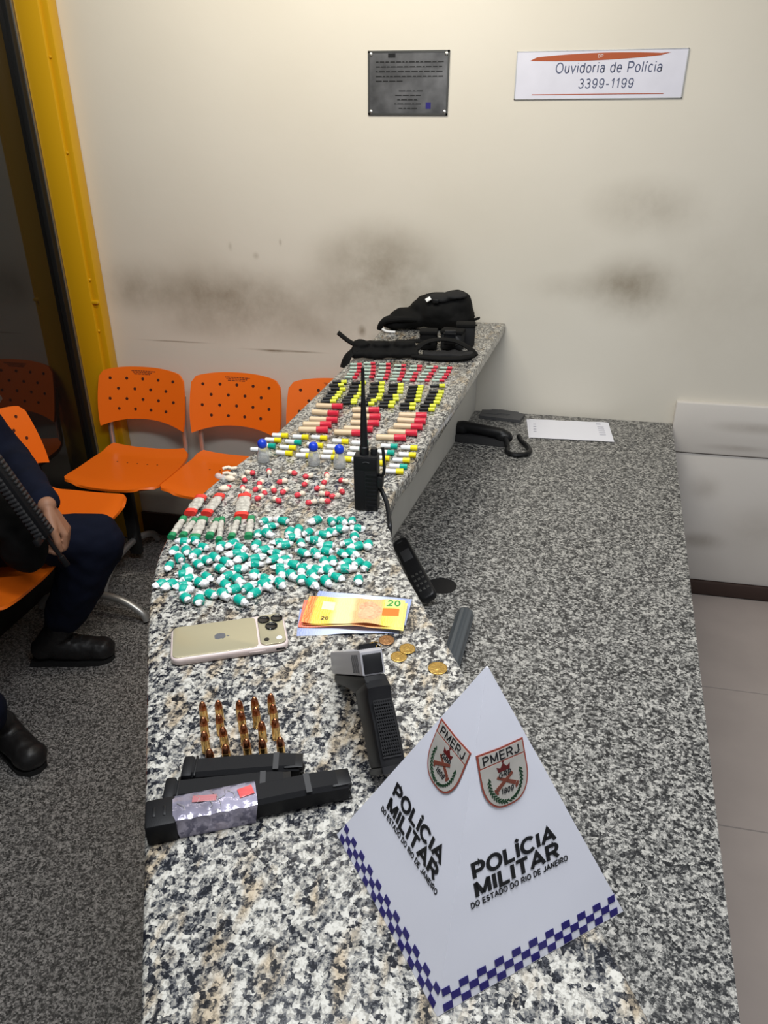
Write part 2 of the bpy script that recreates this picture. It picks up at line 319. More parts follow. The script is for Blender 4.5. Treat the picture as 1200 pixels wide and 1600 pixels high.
# plain sans lettering drawn from strokes: lines, and arcs (cx, cy, rx, ry, from, to in degrees); x height .52, cap height .72
def _arc(cx, cy, rx, ry, a0, a1, n=14):
    return [(cx+rx*math.cos(math.radians(a0+(a1-a0)*i/n)), cy+ry*math.sin(math.radians(a0+(a1-a0)*i/n))) for i in range(n+1)]
GLY = {
 'A': (.66, [[(.0, 0), (.33, .72), (.66, 0)], [(.13, .24), (.53, .24)]]), 'C': (.66, [_arc(.35, .36, .33, .36, 42, 318, 22)]),
 'D': (.62, [[(.06, 0), (.06, .72), (.28, .72)] + _arc(.28, .36, .32, .36, 90, -90) + [(.06, 0)]]),
 'E': (.54, [[(.54, .72), (.06, .72), (.06, 0), (.54, 0)], [(.06, .37), (.50, .37)]]), 'I': (.12, [[(.06, 0), (.06, .72)]]),
 'Í': (.12, [[(.06, 0), (.06, .72)], [(.02, .80), (.14, .93)]]), 'J': (.46, [[(.42, .72), (.42, .2)] + _arc(.22, .2, .20, .2, 0, -170)]),
 'L': (.50, [[(.06, .72), (.06, 0), (.50, 0)]]), 'M': (.74, [[(.06, 0), (.06, .72)], [(.06, .72), (.37, .06)], [(.37, .06), (.68, .72)], [(.68, .72), (.68, 0)]]),
 'N': (.62, [[(.06, 0), (.06, .72)], [(.06, .72), (.56, 0)], [(.56, 0), (.56, .72)]]), 'O': (.70, [_arc(.35, .36, .32, .36, 0, 360, 28)]),
 'P': (.58, [[(.06, 0), (.06, .72), (.33, .72)] + _arc(.33, .52, .22, .20, 90, -90) + [(.06, .32)]]),
 'R': (.62, [[(.06, 0), (.06, .72), (.35, .72)] + _arc(.35, .53, .22, .19, 90, -90) + [(.06, .34)], [(.34, .34), (.58, 0)]]),
 'S': (.58, [_arc(.29, .53, .23, .19, 30, 270, 14)[:-1] + _arc(.29, .18, .25, .18, 90, -150, 14)]), 'T': (.58, [[(0, .72), (.58, .72)], [(.29, .72), (.29, 0)]]),
 'G': (.70, [_arc(.35, .36, .32, .36, 45, 360, 22) + [(.38, .36)]]),
 '0': (.5, [_arc(.25, .36, .21, .36, 0, 360, 26)]), '1': (.34, [[(.05, .56), (.22, .72), (.22, 0)]]), '2': (.5, [_arc(.25, .51, .20, .21, 165, -35, 14) + [(.05, 0), (.48, 0)]]),
 '3': (.5, [_arc(.24, .54, .18, .18, 150, -90, 14) + _arc(.24, .185, .21, .185, 90, -160, 14)]), '8': (.5, [_arc(.25, .54, .18, .18, -90, 270, 22), _arc(.25, .18, .21, .18, 90, 450, 22)]),
 '9': (.5, [_arc(.25, .50, .20, .22, 0, 360, 22), _arc(.25, .36, .20, .36, 0, -150, 16) ]), '-': (.34, [[(.04, .28), (.30, .28)]]), ' ': (.22, []),
 'u': (.44, [[(.05, .52), (.05, .19)] + _arc(.22, .19, .17, .19, 180, 360) + [(.39, .52)], [(.39, .2), (.39, 0)]]), 'v': (.44, [[(0, .52), (.22, 0), (.44, .52)]]),
 'i': (.12, [[(.06, 0), (.06, .52)], [(.06, .66), (.06, .73)]]), 'í': (.16, [[(.06, 0), (.06, .52)], [(.05, .61), (.16, .74)]]),
 'd': (.46, [_arc(.22, .26, .19, .26, 0, 360, 22), [(.41, 0), (.41, .72)]]), 'o': (.46, [_arc(.23, .26, .20, .26, 0, 360, 22)]),
 'r': (.28, [[(.05, 0), (.05, .52)], [(.05, .3)] + _arc(.22, .34, .17, .17, 180, 75, 8)]), 'a': (.44, [_arc(.21, .36, .17, .15, 160, 0, 10) + [(.38, 0)], _arc(.21, .15, .18, .15, 20, 360, 18)]),
 'e': (.46, [[(.04, .27), (.42, .27)] + _arc(.23, .26, .19, .26, 2, 320, 22)]), 'c': (.42, [_arc(.23, .26, .20, .26, 45, 315, 18)]), 'l': (.12, [[(.06, 0), (.06, .72)]]),
}
def text(name, s, cap_h, m, parent, M4, bold=.098, width=None, shear=0, ext=0.0002, deform=None, gap=.10):
    bm = NB(); x = 0; t = bold/2
    for ch in s:
        wd, strokes = GLY[ch]
        for st in strokes:
            st = [Vector((a+x, b)) for a, b in st]; Lf, Rt_ = [], []
            for i, q in enumerate(st):
                d0 = (q-st[i-1]).normalized() if i else None; d1 = (st[i+1]-q).normalized() if i < len(st)-1 else None
                if i == 0 and (st[0]-st[-1]).length < 1e-4: d0 = (q-st[-2]).normalized()
                if i == len(st)-1 and (st[0]-st[-1]).length < 1e-4: d1 = (st[1]-q).normalized()
                if d0 is None: d, k, q = d1, 1, q
                elif d1 is None: d, k = d0, 1
                else:
                    d = (d0+d1).normalized(); k = 1/max(.45, d.dot(d0))
                nn = Vector((-d.y, d.x))*t*k; Lf.append(q+nn); Rt_.append(q-nn)
            rings = [[Vector((*a, 0)), Vector((*b, 0)), Vector((*b, 1)), Vector((*a, 1))] for a, b in zip(Lf, Rt_)]
            loft(bm, rings)
        x += wd+gap+bold*.5
    xs = [v.co.x for v in bm.verts]; x0, x1 = min(xs), max(xs); sc = cap_h/.72
    sxx = width/(x1-x0) if width else sc; xm = (x0+x1)/2
    for v in bm.verts:
        q = Vector(((v.co.x-xm)*sxx + v.co.y*sc*shear, v.co.y*sc, v.co.z*ext)); v.co = deform(q) if deform else q
    bm.transform(M4)
    return obj(name, bm, m, parent, flat=True)
# ================================================================== the room
bm = NB(); box(bm, (-0.1, WY+0.06, 1.4), (4.4, 0.12, 2.9)); struct(obj('wall_back', bm, M_WALL, flat=True))
bm = NB(); box(bm, (-1.28, 1.0, -0.03), (1.9, 4.2, 0.06)); struct(obj('floor_granite', bm, M_FLOOR, flat=True))
# tiled floor on the desk side with its grout lines
bm = NB(); nb = 0
box(bm, (1.0, 1.0, -0.031), (2.66, 4.2, 0.058)); nb = len(bm.faces)
for i in range(4):
    for j in range(8):
        x0 = -0.33 + 0.585*i + 0.255; y0 = 2.154-0.586*(j-1)
        if x0 > 2.2: continue
        box(bm, (x0+0.29, y0-0.293, -0.0025), (0.581, 0.582, 0.004), bev=.0008, seg=1)
o = struct(obj('floor_tiles', bm, [M_GROUT, M_TILE], flat=True))
for f in o.data.polygons: f.material_index = 0 if f.index < nb else 1
# boxed-out wall panels on the right
bm = NB(); box(bm, (1.23, WY-0.012, 0.695), (1.51, 0.028, 0.19), bev=.004); struct(obj('trim_1', bm, M_PANEL))
bm = NB(); box(bm, (1.23, WY-0.008, 0.328), (1.51, 0.020, 0.535), bev=.003); struct(obj('trim_2', bm, M_PANEL))
bm = NB(); box(bm, (1.15, WY-0.014, 0.03), (1.7, 0.034, 0.058), bev=.003); struct(obj('baseboard_right', bm, M_SKIRT))
bm = NB(); box(bm, (-1.1, WY-0.006, 0.055), (1.32, 0.016, 0.11), bev=.002); struct(obj('baseboard_left', bm, M_SKIRT))
# glazed wall on the left: dark pane, frame, yellow steel column in the corner
bm = NB(); box(bm, (-1.905, 0.95, 1.40), (0.012, 3.46, 2.62)); struct(obj('window_1', bm, M_PANE, flat=True))
bm = NB(); box(bm, (-1.905, 0.95, 0.045), (0.05, 3.46, 0.09), bev=.004); box(bm, (-1.905, 2.71, 1.4), (0.05, 0.08, 2.8), bev=.004)
struct(obj('window_frame', bm, M_FRAME))
bm = NB()
box(bm, (-1.8275, 2.735, 1.40), (0.095, 0.066, 2.8), bev=.004)
box(bm, (-1.768, 2.742, 1.40), (0.030, 0.052, 2.8), bev=.003)
box(bm, (-1.80, 2.7365, 1.065), (0.088, 0.0665, 0.012), bev=.002)
for z in (0.95, 1.15, 1.6, 1.9): ell(bm, (-1.778, 2.714, z), .006, n=8)
struct(obj('trim_3', bm, M_YEL))
bm = NB(); box(bm, (-1.8795, 2.702, 1.4), (0.006, 0.012, 2.8)); struct(obj('trim_4', bm, M_ALU, flat=True))
# ================================================================== counter and desk
inner = [(-.155, 2.768), (-.20, 2.13), (-.245, 1.48), (-.262, 1.265), (-.223, 1.082), (-.148, .925), (-.057, .755), (.088, .461), (.20, .23), (.31, 0), (.42, -.22)]
outer = [(-.575, 2.768), (-.585, 2.12), (-.592, 1.76), (-.600, 1.49), (-.622, 1.29), (-.627, 1.15), (-.606, 1.002), (-.566, .886), (-.515, .777), (-.439, .63), (-.349, .458), (-.287, .338), (-.20, .17), (-.10, -.02), (-.0, -.22), (.06, -.34)]
pin = [(p.x, p.y) for p in spline([(*a, 0) for a in inner], 8)]
pout = [(p.x, p.y) for p in spline([(*a, 0) for a in outer], 6)]
bm = NB(); prism(bm, pin + pout[::-1], K-0.036, K)
bm.normal_update()
es = [e for e in bm.edges if len(e.link_faces) == 2 and e.calc_face_angle(0) > 1.2]
bmesh.ops.bevel(bm, geom=es, offset=0.007, segments=3, affect='EDGES', profile=0.5)
tag(obj('countertop', bm, M_GRAN), 'long curved speckled granite countertop carrying the whole display', 'countertop')
rin = [(-.25, 2.768), (-.355, 1.70), (-.375, 1.45), (-.36, 1.25), (-.30, 1.02), (-.20, .80), (0, .40), (.20, -.02), (.26, -.2)]
rout = [(-.42, 2.768), (-.50, 1.70), (-.52, 1.42), (-.505, 1.2), (-.44, .98), (-.33, .74), (-.14, .33), (.05, -.07), (.10, -.2)]
s1 = [(p.x, p.y) for p in spline([(*a, 0) for a in rin], 5)]; s2 = [(p.x, p.y) for p in spline([(*a, 0) for a in rout], 5)]
bm = NB(); prism(bm, s1 + s2[::-1], 0.001, K-0.0365)
tag(obj('counter_wall', bm, M_RISER), 'off white painted low wall carrying the curved granite countertop', 'counter')
# desk slab with a round cable hole
dl = [(x+0.001, y) for x, y in s1 if y > -.1]
out_ = dl + [(.247, -.1), (.475, 2.768)]
hc = Vector((-.193, 1.500)); hole = [(hc.x+.036*math.cos(2*PI*i/32), hc.y+.036*math.sin(2*PI*i/32)) for i in range(32)]
bm = NB()
def loop(pts, z):
    vs = [bm.verts.new((x, y, z)) for x, y in pts]
    return vs, [bm.edges.new((vs[i], vs[(i+1) % len(vs)])) for i in range(len(vs))]
v1, e1 = loop(out_, DZ); v2, e2 = loop(hole, DZ)
bmesh.ops.triangle_fill(bm, edges=e1+e2, use_beauty=True)
g = bmesh.ops.extrude_face_region(bm, geom=bm.faces[:])
for v in g['geom']:
    if isinstance(v, bmesh.types.BMVert): v.co.z -= 0.03
desk = tag(obj('desk_slab', bm, M_DESK, flat=True), 'lower dark granite desk slab with a round cable hole', 'desk')
bm = NB(); lathe(bm, [(.0355, -.001), (.0355, -.045), (.033, -.05), (.0, -.05)], 32); obj('cable_hole_cup', bm, M_BLACK, desk, loc=(hc.x, hc.y, DZ))
# ================================================================== wall signs
pl = thing('wall_plaque', 'dark tarnished metal plaque with engraved text on the cream wall', 'plaque', (-.524, WY, 1.803))
MW = Matrix(((1, 0, 0, 0), (0, 0, -1, 0), (0, 1, 0, 0), (0, 0, 0, 1)))     # x along wall, y up, z towards the room
MWp = Matrix.Rotation(0.012, 4, 'Y') @ MW
def wallbox(bm, cx, cz, sx, sz, y0, y1, m): 
    vs = box(bm, (cx, cz, (y0+y1)/2), (sx, sz, y1-y0)); xf(bm, vs, m)
bm = NB(); wallbox(bm, 0, 0, .268, .184, .0005, .004, MWp); obj('plate', bm, M_STEEL, pl, flat=True)
bm = NB()
for (cx, cz, sx, sz) in ((0, .089, .268, .006), (0, -.089, .268, .006), (-.131, 0, .006, .184), (.131, 0, .006, .184)): wallbox(bm, cx, cz, sx, sz, .0035, .0055, MWp)
obj('rim', bm, M_STEELR, pl, flat=True)
for sx in (-1, 1):
    for sz in (-1, 1):
        bm = NB(); vs = ell(bm, (sx*.124, sz*.082, .005), (.006, .006, .003), n=12); xf(bm, vs, MWp); obj('screw', bm, M_ALU, pl)
R_ = random.Random(3)
for z, x0, x1, hh in [(.060-r*.0135, -.108, .108 if r < 4 else -.03, .0035) for r in range(5)] + [(-.022-r*.0125, -hw, hw, .003) for r, hw in ((0, .03), (1, .042), (2, .035), (3, .045), (4, .03))]:
    bm = NB(); x = x0                      # one raised line of illegible lettering, its words run together by a thin rule
    wallbox(bm, (x0+x1)/2, z-hh*.5, x1-x0, .0006, .0038, .0042, MWp)
    while x < x1:
        wd = R_.uniform(.006, .022); wallbox(bm, x+wd/2, z, wd, hh, .0038, .0044, MWp); x += wd + .004
    obj('engraved_line', bm, M_FRAME, pl, flat=True)
bm = NB(); wallbox(bm, -.055, .078, .024, .012, .0038, .0046, MWp); obj('engraved_badge', bm, M_BLACK, pl, flat=True)
bm = NB(); wallbox(bm, .069, -.064, .017, .019, .0038, .0046, MWp); obj('blue_mark', bm, M_NVYP, pl, flat=True)
sg = thing('wall_sign', 'white rectangular sign reading Ouvidoria de Polícia on the cream wall', 'sign', (.078, WY, 1.817))
MS = Matrix.Rotation(0.004, 4, 'Y') @ MW
bm = NB(); wallbox(bm, 0, 0, .512, .132, .0005, .004, MS); obj('plate', bm, M_SIGN, sg, flat=True)
bm = NB()
for sx in (-1, 1): wallbox(bm, sx*.2545, 0, .003, .132, .0005, .005, MS)
for sz in (-1, 1): wallbox(bm, 0, sz*.065, .512, .002, .0005, .005, MS)
obj('rim', bm, M_ALU, sg, flat=True)
pts = [(-.213, .040)] + [(-.213 + .411*t, .047 + .006*t + .008*math.sin(PI*t)**.8) for t in [i/20 for i in range(1, 20)]] + [(.205, .056)] + [(.198-.411*t, .051-.0105*t - .0075*math.sin(PI*t)**.8) for t in [i/20 for i in range(1, 20)]]
bm = NB(); prism(bm, pts, .004, .0046, MS); obj('swoosh', bm, M_RUST, sg, flat=True)
bm = NB(); wallbox(bm, .0, -.053, .40, .0022, .004, .0046, MS); obj('rule', bm, M_RUST, sg, flat=True)
def TS(x, z, y=.0041): return MS @ Matrix.Translation((x, z, y))
text('lettering', 'DP', .008, M_WHITE2, sg, TS(.0, .0455, .0047))
text('lettering', 'Ouvidoria de Polícia', .0265, M_SIGNT, sg, TS(.026, .006), width=.318, shear=.06)
text('lettering', '3399-1199', .0245, M_SIGNT, sg, TS(.024, -.036), width=.165, shear=.06)
# ================================================================== waiting benches
def shell(bm, fn, nu, nv, th):
    top = [[Vector(fn(i/nu*2-1, j/nv)) for i in range(nu+1)] for j in range(nv+1)]
    T = [[bm.verts.new(p) for p in r] for r in top]; Bt = []
    for j in range(nv+1):
        r = []
        for i in range(nu+1):
            du = top[j][min(i+1, nu)]-top[j][max(i-1, 0)]; dv = top[min(j+1, nv)][i]-top[max(j-1, 0)][i]
            r.append(bm.verts.new(top[j][i]-du.cross(dv).normalized()*th))
        Bt.append(r)
    for j in range(nv):
        for i in range(nu):
            bm.faces.new((T[j][i], T[j][i+1], T[j+1][i+1], T[j+1][i])); bm.faces.new((Bt[j][i], Bt[j+1][i], Bt[j+1][i+1], Bt[j][i+1]))
    ring = [(0, i) for i in range(nu)] + [(j, nu) for j in range(nv)] + [(nv, i) for i in range(nu, 0, -1)] + [(j, 0) for j in range(nv, 0, -1)]
    for a, b in zip(ring, ring[1:]+ring[:1]):
        bm.faces.new((T[a[0]][a[1]], Bt[a[0]][a[1]], Bt[b[0]][b[1]], T[b[0]][b[1]]))
SW = 0.41     # seat pitch; local frame: +x along the bench, -y towards the sitter's knees
def seat_fn(u, v):      # v 0 front .. 1 rear
    hw = .202*(1 - .10*max(0, (v-.55)/.45)**2 - .30*max(0, (.10-v)/.10)**2.2 - .10*max(0, (v-.93)/.07)**2)
    y = -.19 + .35*v + .012*abs(u)**4*(1 if v < .3 else 0)*(1-v/.3)
    z = .455 + .012*abs(u)**2.5 - .010*max(0, (.22-v)/.22)**2 - .008*math.sin(PI*v) + .022*max(0, (v-.85)/.15)**2
    return (u*hw, y, z)
def back_fn(u, v):      # v 0 bottom .. 1 top
    zb = .575 + .032*(1-abs(u)**2.2); zt = .812 - .020*abs(u)**2.5 - .02*max(0, (abs(u)-.86)/.14)**2
    z = zb + (zt-zb)*v
    hw = .197 - .010*v*v - .012*(1-v)**3
    y = .150 + (z-.575)*.22 - .025*abs(u)**2 + .01*v*v
    return (u*hw, y, z)
def back_pt(x, z):
    u = x/.19; zb = .575 + .032*(1-abs(u)**2.2); zt = .812 - .020*abs(u)**2.5
    return Vector(back_fn(u, (z-zb)/(zt-zb)))
def two_tone(o, nf):
    for f in o.data.polygons: f.material_index = int(f.index >= nf)
    return o
def make_bench(label, loc, rz, n, printed):
    t = thing('waiting_bench', label, 'bench', loc, rz)
    for k in range(n):
        x = k*SW; off = Matrix.Translation((x, 0, 0))
        bm = NB(); shell(bm, seat_fn, 20, 20, .010); bm.transform(off); nf = len(bm.faces)
        for (sx_, sv) in ((-.09, .70), (-.045, .70), (.0, .70), (.045, .70), (.09, .70)):
            q = Vector(seat_fn(sx_/.2, sv)); lathe(bm, [(.0001, .0006), (.0035, .0006), (.0035, -.002)], 10, Matrix.Translation(q+Vector((x, 0, 0))))
        two_tone(obj('seat', bm, [M_ORG, M_HOLE], t, 50), nf)
        bm = NB(); shell(bm, back_fn, 20, 16, .009); bm.transform(off); nf = len(bm.faces)
        for r, (z, xs) in enumerate(((.765, (-.14, -.07, 0, .07, .14)), (.725, (-.105, -.035, .035, .105)), (.685, (-.14, -.07, 0, .07, .14)), (.645, (-.105, -.035, .035, .105)))):
            for hx in xs:
                q = back_pt(hx, z); nrm = Vector((0, -1, .2)).normalized()
                uu, vv, dd = basis(nrm); m = Matrix(((uu.x, vv.x, dd.x, q.x+x), (uu.y, vv.y, dd.y, q.y), (uu.z, vv.z, dd.z, q.z), (0, 0, 0, 1)))
                lathe(bm, [(.0001, .0012), (.0062, .0012), (.0062, -.003)], 12, m)
        b = two_tone(obj('backrest', bm, [M_ORG, M_HOLE], t, 50), nf)
        if printed:
            bm = NB(); Rr = random.Random(k)
            for row in range(3):
                hx = -.05 + .006*row
                while hx < .05-.01*row:
                    wd = Rr.uniform(.004, .014); q = back_pt(hx+wd/2, .793-.006*row-(.0 if k else -.003)) + Vector((x, -.0008, 0)); box(bm, q, (wd, .0012, .0035)); hx += wd+.003
            obj('faded_print', bm, M_INK, b, flat=True)
        for sx in (-1, 1):
            bm = NB()
            tube(bm, [(x+sx*.168, -.10, .433), (x+sx*.168, .06, .433), (x+sx*.168, .135, .445), (x+sx*.168, .165, .48), (x+sx*.168, .172, .56), (x+sx*.168, .203, .70)], .0105, 10)
            obj('support_tube', bm, M_SILV, t)
    bm = NB(); box(bm, ((n-1)*SW/2, 0.0, .405), (n*SW-.10, .05, .035), bev=.004); obj('cross_beam', bm, M_BLKTUBE, t)
    for x in (-.05, (n-1)*SW+.05):
        bm = NB(); box(bm, (x, 0.02, .22), (.05, .03, .36), bev=.004); obj('leg', bm, M_BLKTUBE, t)
        bm = NB(); tube(bm, [(x, .20, .012), (x, .16, .06), (x, .05, .10), (x, -.06, .105), (x, -.16, .09), (x, -.235, .045), (x, -.25, .012)], .0145, 12); obj('foot', bm, M_SILV, t)
    return t
make_bench('row of orange plastic seats along the cream back wall', (-1.605, 2.50, 0), 0, 3, True)
make_bench('row of orange plastic seats along the dark window, one occupied', (-1.640, 1.23, 0), PI/2, 3, False)
# ================================================================== pyramid sign
L_, F_, R_c = Vector(P(527, 1300, K)), Vector(P(690, 1590, K)), Vector(P(975, 1430, K))
cen = (L_+R_c)/2; ux = ((F_-L_).normalized() - (R_c-F_).normalized().orthogonal()*0); 
edge = 0.1935; hgt = 0.243
ang = math.atan2(*((R_c-F_).normalized() + Matrix.Rotation(PI/2, 3, 'Z') @ (F_-L_).normalized()).yx)   # direction of the right-hand base edge
py = thing('pyramid_sign', 'white four-sided pyramid sign with police lettering, crests and chequered blue border', 'sign', (cen.x, cen.y, K+.0004), ang)
e2 = edge/2
bm = NB()
sub = 10
# four gently buckled vinyl faces closed by a base
apex = Vector((0, 0, hgt)); cs = [Vector((-e2, -e2, 0)), Vector((e2, -e2, 0)), Vector((e2, e2, 0)), Vector((-e2, e2, 0))]
rings = []
for j in range(25):
    t = j/24; ring = []
    for k in range(4):
        a, b = cs[k], cs[(k+1) % 4]
        nrm = Vector(((a+b)/2).normalized())
        for i in range(sub):
            s = i/sub; q = a.lerp(b, s).lerp(apex, t*.992)
            wv = math.sin(PI*s)*math.sin(PI*t)
            ring.append(q + nrm*(-.0003*wv) + nrm*.0003*noise.noise(q*30))
    rings.append(ring)
loft(bm, rings)
obj('vinyl_cover', bm, M_WHITE, py, 25)
def face_m(k, off=.0002):
    a, b = cs[k], cs[(k+1) % 4]; u = (b-a).normalized(); m = (a+b)/2; v = (apex-m).normalized(); n = u.cross(v); m = m + n*off
    return Matrix(((u.x, v.x, n.x, m.x), (u.y, v.y, n.y, m.y), (u.z, v.z, n.z, m.z), (0, 0, 0, 1)))
def shield_pts(cx, cy, s):
    p = [(-.0232, .0255), (0, .0245), (.0225, .0255)]
    p += [(.0228*math.cos(a)**.75 if math.cos(a) > 0 else 0, -.0255*math.sin(a)+.001*(1-math.sin(a))) for a in [i/14*PI/2 for i in range(0, 15)]]
    p += [(-x, y) for x, y in p[3:][::-1][1:]]
    return [(cx+x*s, cy+y*s) for x, y in p]
def leafpts(x, y, a, l, w_):
    return [(x+l*c*math.cos(a)-w_*s*math.sin(a), y+l*c*math.sin(a)+w_*s*math.cos(a)) for c, s in [(math.cos(2*PI*i/8), math.sin(2*PI*i/8)) for i in range(8)]]
for k in range(4):
    m = face_m(k)
    bm = NB()
    cw = .0086; ch = .0064
    for r in range(3):
        i = -11
        while i <= 11:
            if (i + r) % 2 == 0:
                x0, x1 = i*cw-cw/2, i*cw+cw/2; lim = e2 - .0005 - (r*ch+ch)*.37
                x0, x1 = max(x0, -lim), min(x1, lim)
                if x1-x0 > .002: prism(bm, [(x0, r*ch+.001), (x1, r*ch+.001), (x1, r*ch+ch+.001), (x0, r*ch+ch+.001)], 0, .0003, m)
            i += 1
    obj('chequered_border', bm, M_NVYP, py, flat=True)
    text('lettering', 'POLÍCIA', .0118, M_TXT, py, m @ Matrix.Translation((-.003, .0955, 0)), bold=.185, width=.084, gap=.06)
    text('lettering', 'MILITAR', .0122, M_TXT, py, m @ Matrix.Translation((-.003, .0795, 0)), bold=.185, width=.085, gap=.06)
    text('lettering', 'DO ESTADO DO RIO DE JANEIRO', .0044, M_TXT, py, m @ Matrix.Translation((-.002, .0722, 0)), bold=.155, width=.098)
    cx, cyy = -.001, .1675
    bm = NB(); prism(bm, shield_pts(cx, cyy, 1), 0, .0003, m); c = obj('crest', bm, M_SHIELD, py, flat=True)
    bm = NB()
    body = [(x, y) for x, y in shield_pts(cx, cyy, .94)]
    prism(bm, [(x, min(y, .1800)) for x, y in body], .0003, .0005, m)
    prism(bm, [(cx-.0212, .1812), (cx+.0212, .1812), (cx+.0212, .1912), (cx, .1903), (cx-.0212, .1912)], .0003, .0005, m)
    obj('crest_field', bm, M_SHFLD, c, flat=True)
    text('crest_lettering', 'PMERJ', .0068, M_TXT, c, m @ Matrix.Translation((cx, .1824, .0005)), bold=.12, width=.036)
    text('crest_lettering', 'GRP', .0040, M_TXT, c, m @ Matrix.Translation((cx, .1675, .0007)), bold=.13, width=.012, shear=.2)
    text('crest_lettering', '1809', .0042, M_TXT, c, m @ Matrix.Translation((cx, .1535, .0007)), bold=.12, width=.012, shear=.2)
    bm = NB()
    for sgn in (-1, 1):
        for i in range(11):
            a = -PI/2 + sgn*(.12+i*.165); rx, ry = .0155, .0185
            x, y = cx+rx*math.cos(a), .1645+ry*math.sin(a)
            for dd in (-.5, .5): prism(bm, leafpts(x+.0012*dd, y+.0012*dd, a+PI/2*sgn+dd*1.3, .0021, .0007), .0005, .0007, m)
    obj('wreath', bm, M_LEAF, c, flat=True)
    bm = NB()
    prism(bm, [(cx-.0055, .1722), (cx+.0055, .1722), (cx+.0065, .1768), (cx+.003, .1752), (cx, .1790), (cx-.003, .1752), (cx-.0065, .1768)], .0005, .0007, m)
    prism(bm, leafpts(cx, .1798, 0, .0010, .0010), .0005, .0007, m); obj('crown', bm, M_CROWN, c, flat=True)
    bm = NB()
    for sgn in (-1, 1):
        A_, B_ = Vector((cx-sgn*.009, .1585)), Vector((cx+sgn*.0075, .1685)); d = (B_-A_).normalized(); nn = Vector((-d.y, d.x))*.0011
        prism(bm, [tuple(A_+nn*1.6), tuple(A_-nn*1.6), tuple(B_-nn), tuple(B_+nn)], .0005, .0008+.0001*sgn, m)
        prism(bm, leafpts(A_.x-.001*sgn, A_.y-.0015, PI/2+.5*sgn, .0030, .0014), .0005, .0007, m)
    obj('crossed_pistols', bm, M_PIST, c, flat=True)
# ================================================================== smartphone in its case
q = [G(273, 983, .01), G(438, 959, .01), G(444, 1008, .01), G(273, 1030, .01)]
pc = sum(q, Vector())/4; pa = math.atan2(*(q[1]-q[0]+q[2]-q[3]).yx)
ph = thing('smartphone', 'champagne coloured smartphone face down in a pale rose case', 'phone', (pc.x, pc.y, K), pa)
def rrect(l, w_, r, n=6, cx=0, cy=0):
    o = []
    for (sx, sy_, a0) in ((1, 1, 0), (-1, 1, 1), (-1, -1, 2), (1, -1, 3)):
        for i in range(n+1):
            a = (a0 + i/n)*PI/2; o.append((cx+sx*(l/2-r)+r*math.cos(a), cy+sy_*(w_/2-r)+r*math.sin(a)))
    return o
def slab(bm, outline, z0, z1, bev):
    c = Vector((sum(x for x, y in outline)/len(outline), sum(y for x, y in outline)/len(outline)))
    mx = max(abs(x-c.x) for x, y in outline); my = max(abs(y-c.y) for x, y in outline)
    def sc(d): return [(c.x+(x-c.x)*(1-d/mx), c.y+(y-c.y)*(1-d/my)) for x, y in outline]
    prof = [(bev, z0)] + [(bev*(1-math.sin(t)), z0+bev*(1-math.cos(t))) for t in (PI/6, PI/3, PI/2)] + [(bev*(1-math.cos(t)), z1-bev+bev*math.sin(t)) for t in (0, PI/6, PI/3, PI/2)]
    return loft(bm, [[Vector((x, y, z)) for x, y in sc(d)] for d, z in prof])
bm = NB(); slab(bm, rrect(.155, .0765, .013), 0, .0115, .0035); obj('case', bm, M_ROSE, ph, 50)
bm = NB(); slab(bm, rrect(.112, .070, .008, cx=-.0185), .0105, .0122, .0005); obj('back_glass', bm, M_SAND, ph, 50)
bm = NB(); slab(bm, rrect(.0345, .070, .009, cx=.0575), .0105, .0135, .0006); cmb = obj('camera_bar', bm, M_SAND, ph, 50)
for (x, y, r) in ((.049, .022, .0085), (.067, .022, .0085), (.058, .0045, .0085)):
    bm = NB(); lathe(bm, [(r, 0), (r, .0016), (r*.9, .0020), (r*.78, .0014), (0, .0014)], 24); obj('lens', bm, M_LENS, cmb, loc=(x, y, .0135))
bm = NB(); lathe(bm, [(.004, 0), (.004, .0005), (0, .0005)], 18); obj('flash', bm, M_WHITE2, cmb, loc=(.066, -.024, .0135))
bm = NB(); lathe(bm, [(.0035, 0), (.0035, .0005), (0, .0005)], 18); obj('sensor', bm, M_LENS, cmb, loc=(.049, -.024, .0135))
# round fruit emblem with a bite and a leaf, lying sideways
bm = NB()
def fruit():
    o = []
    for i in range(40):
        a = 2*PI*i/40; r = .0078*(1 - .10*math.cos(2*a)*.5); x, y = r*math.cos(a)*.94, r*math.sin(a)
        if abs(x) < .003: y *= .90 + .03*abs(x)/.003
        o.append((x, y))
    return [(x, y) if math.hypot(x-.0095, y-.001) > .0042 else (.0095-.0042*math.cos((y-.001)/.0042*1.2), y) for x, y in o]
mm = Matrix.Translation((-.012, 0, .0122)) @ Matrix.Rotation(-PI/2, 4, 'Z')
prism(bm, fruit(), 0, .0002, mm); prism(bm, leafpts(.0012, .0102, PI/3.2, .0026, .0011), 0, .0002, mm); obj('fruit_emblem', bm, M_LOGO, ph, flat=True)
bm = NB(); box(bm, (.035, -.0384, .006), (.022, .0012, .003), bev=.0005); obj('side_button', bm, M_ROSE, ph)
bm = NB(); box(bm, (.066, -.0384, .006), (.012, .0012, .003), bev=.0005); obj('side_button', bm, M_BLACK, ph)
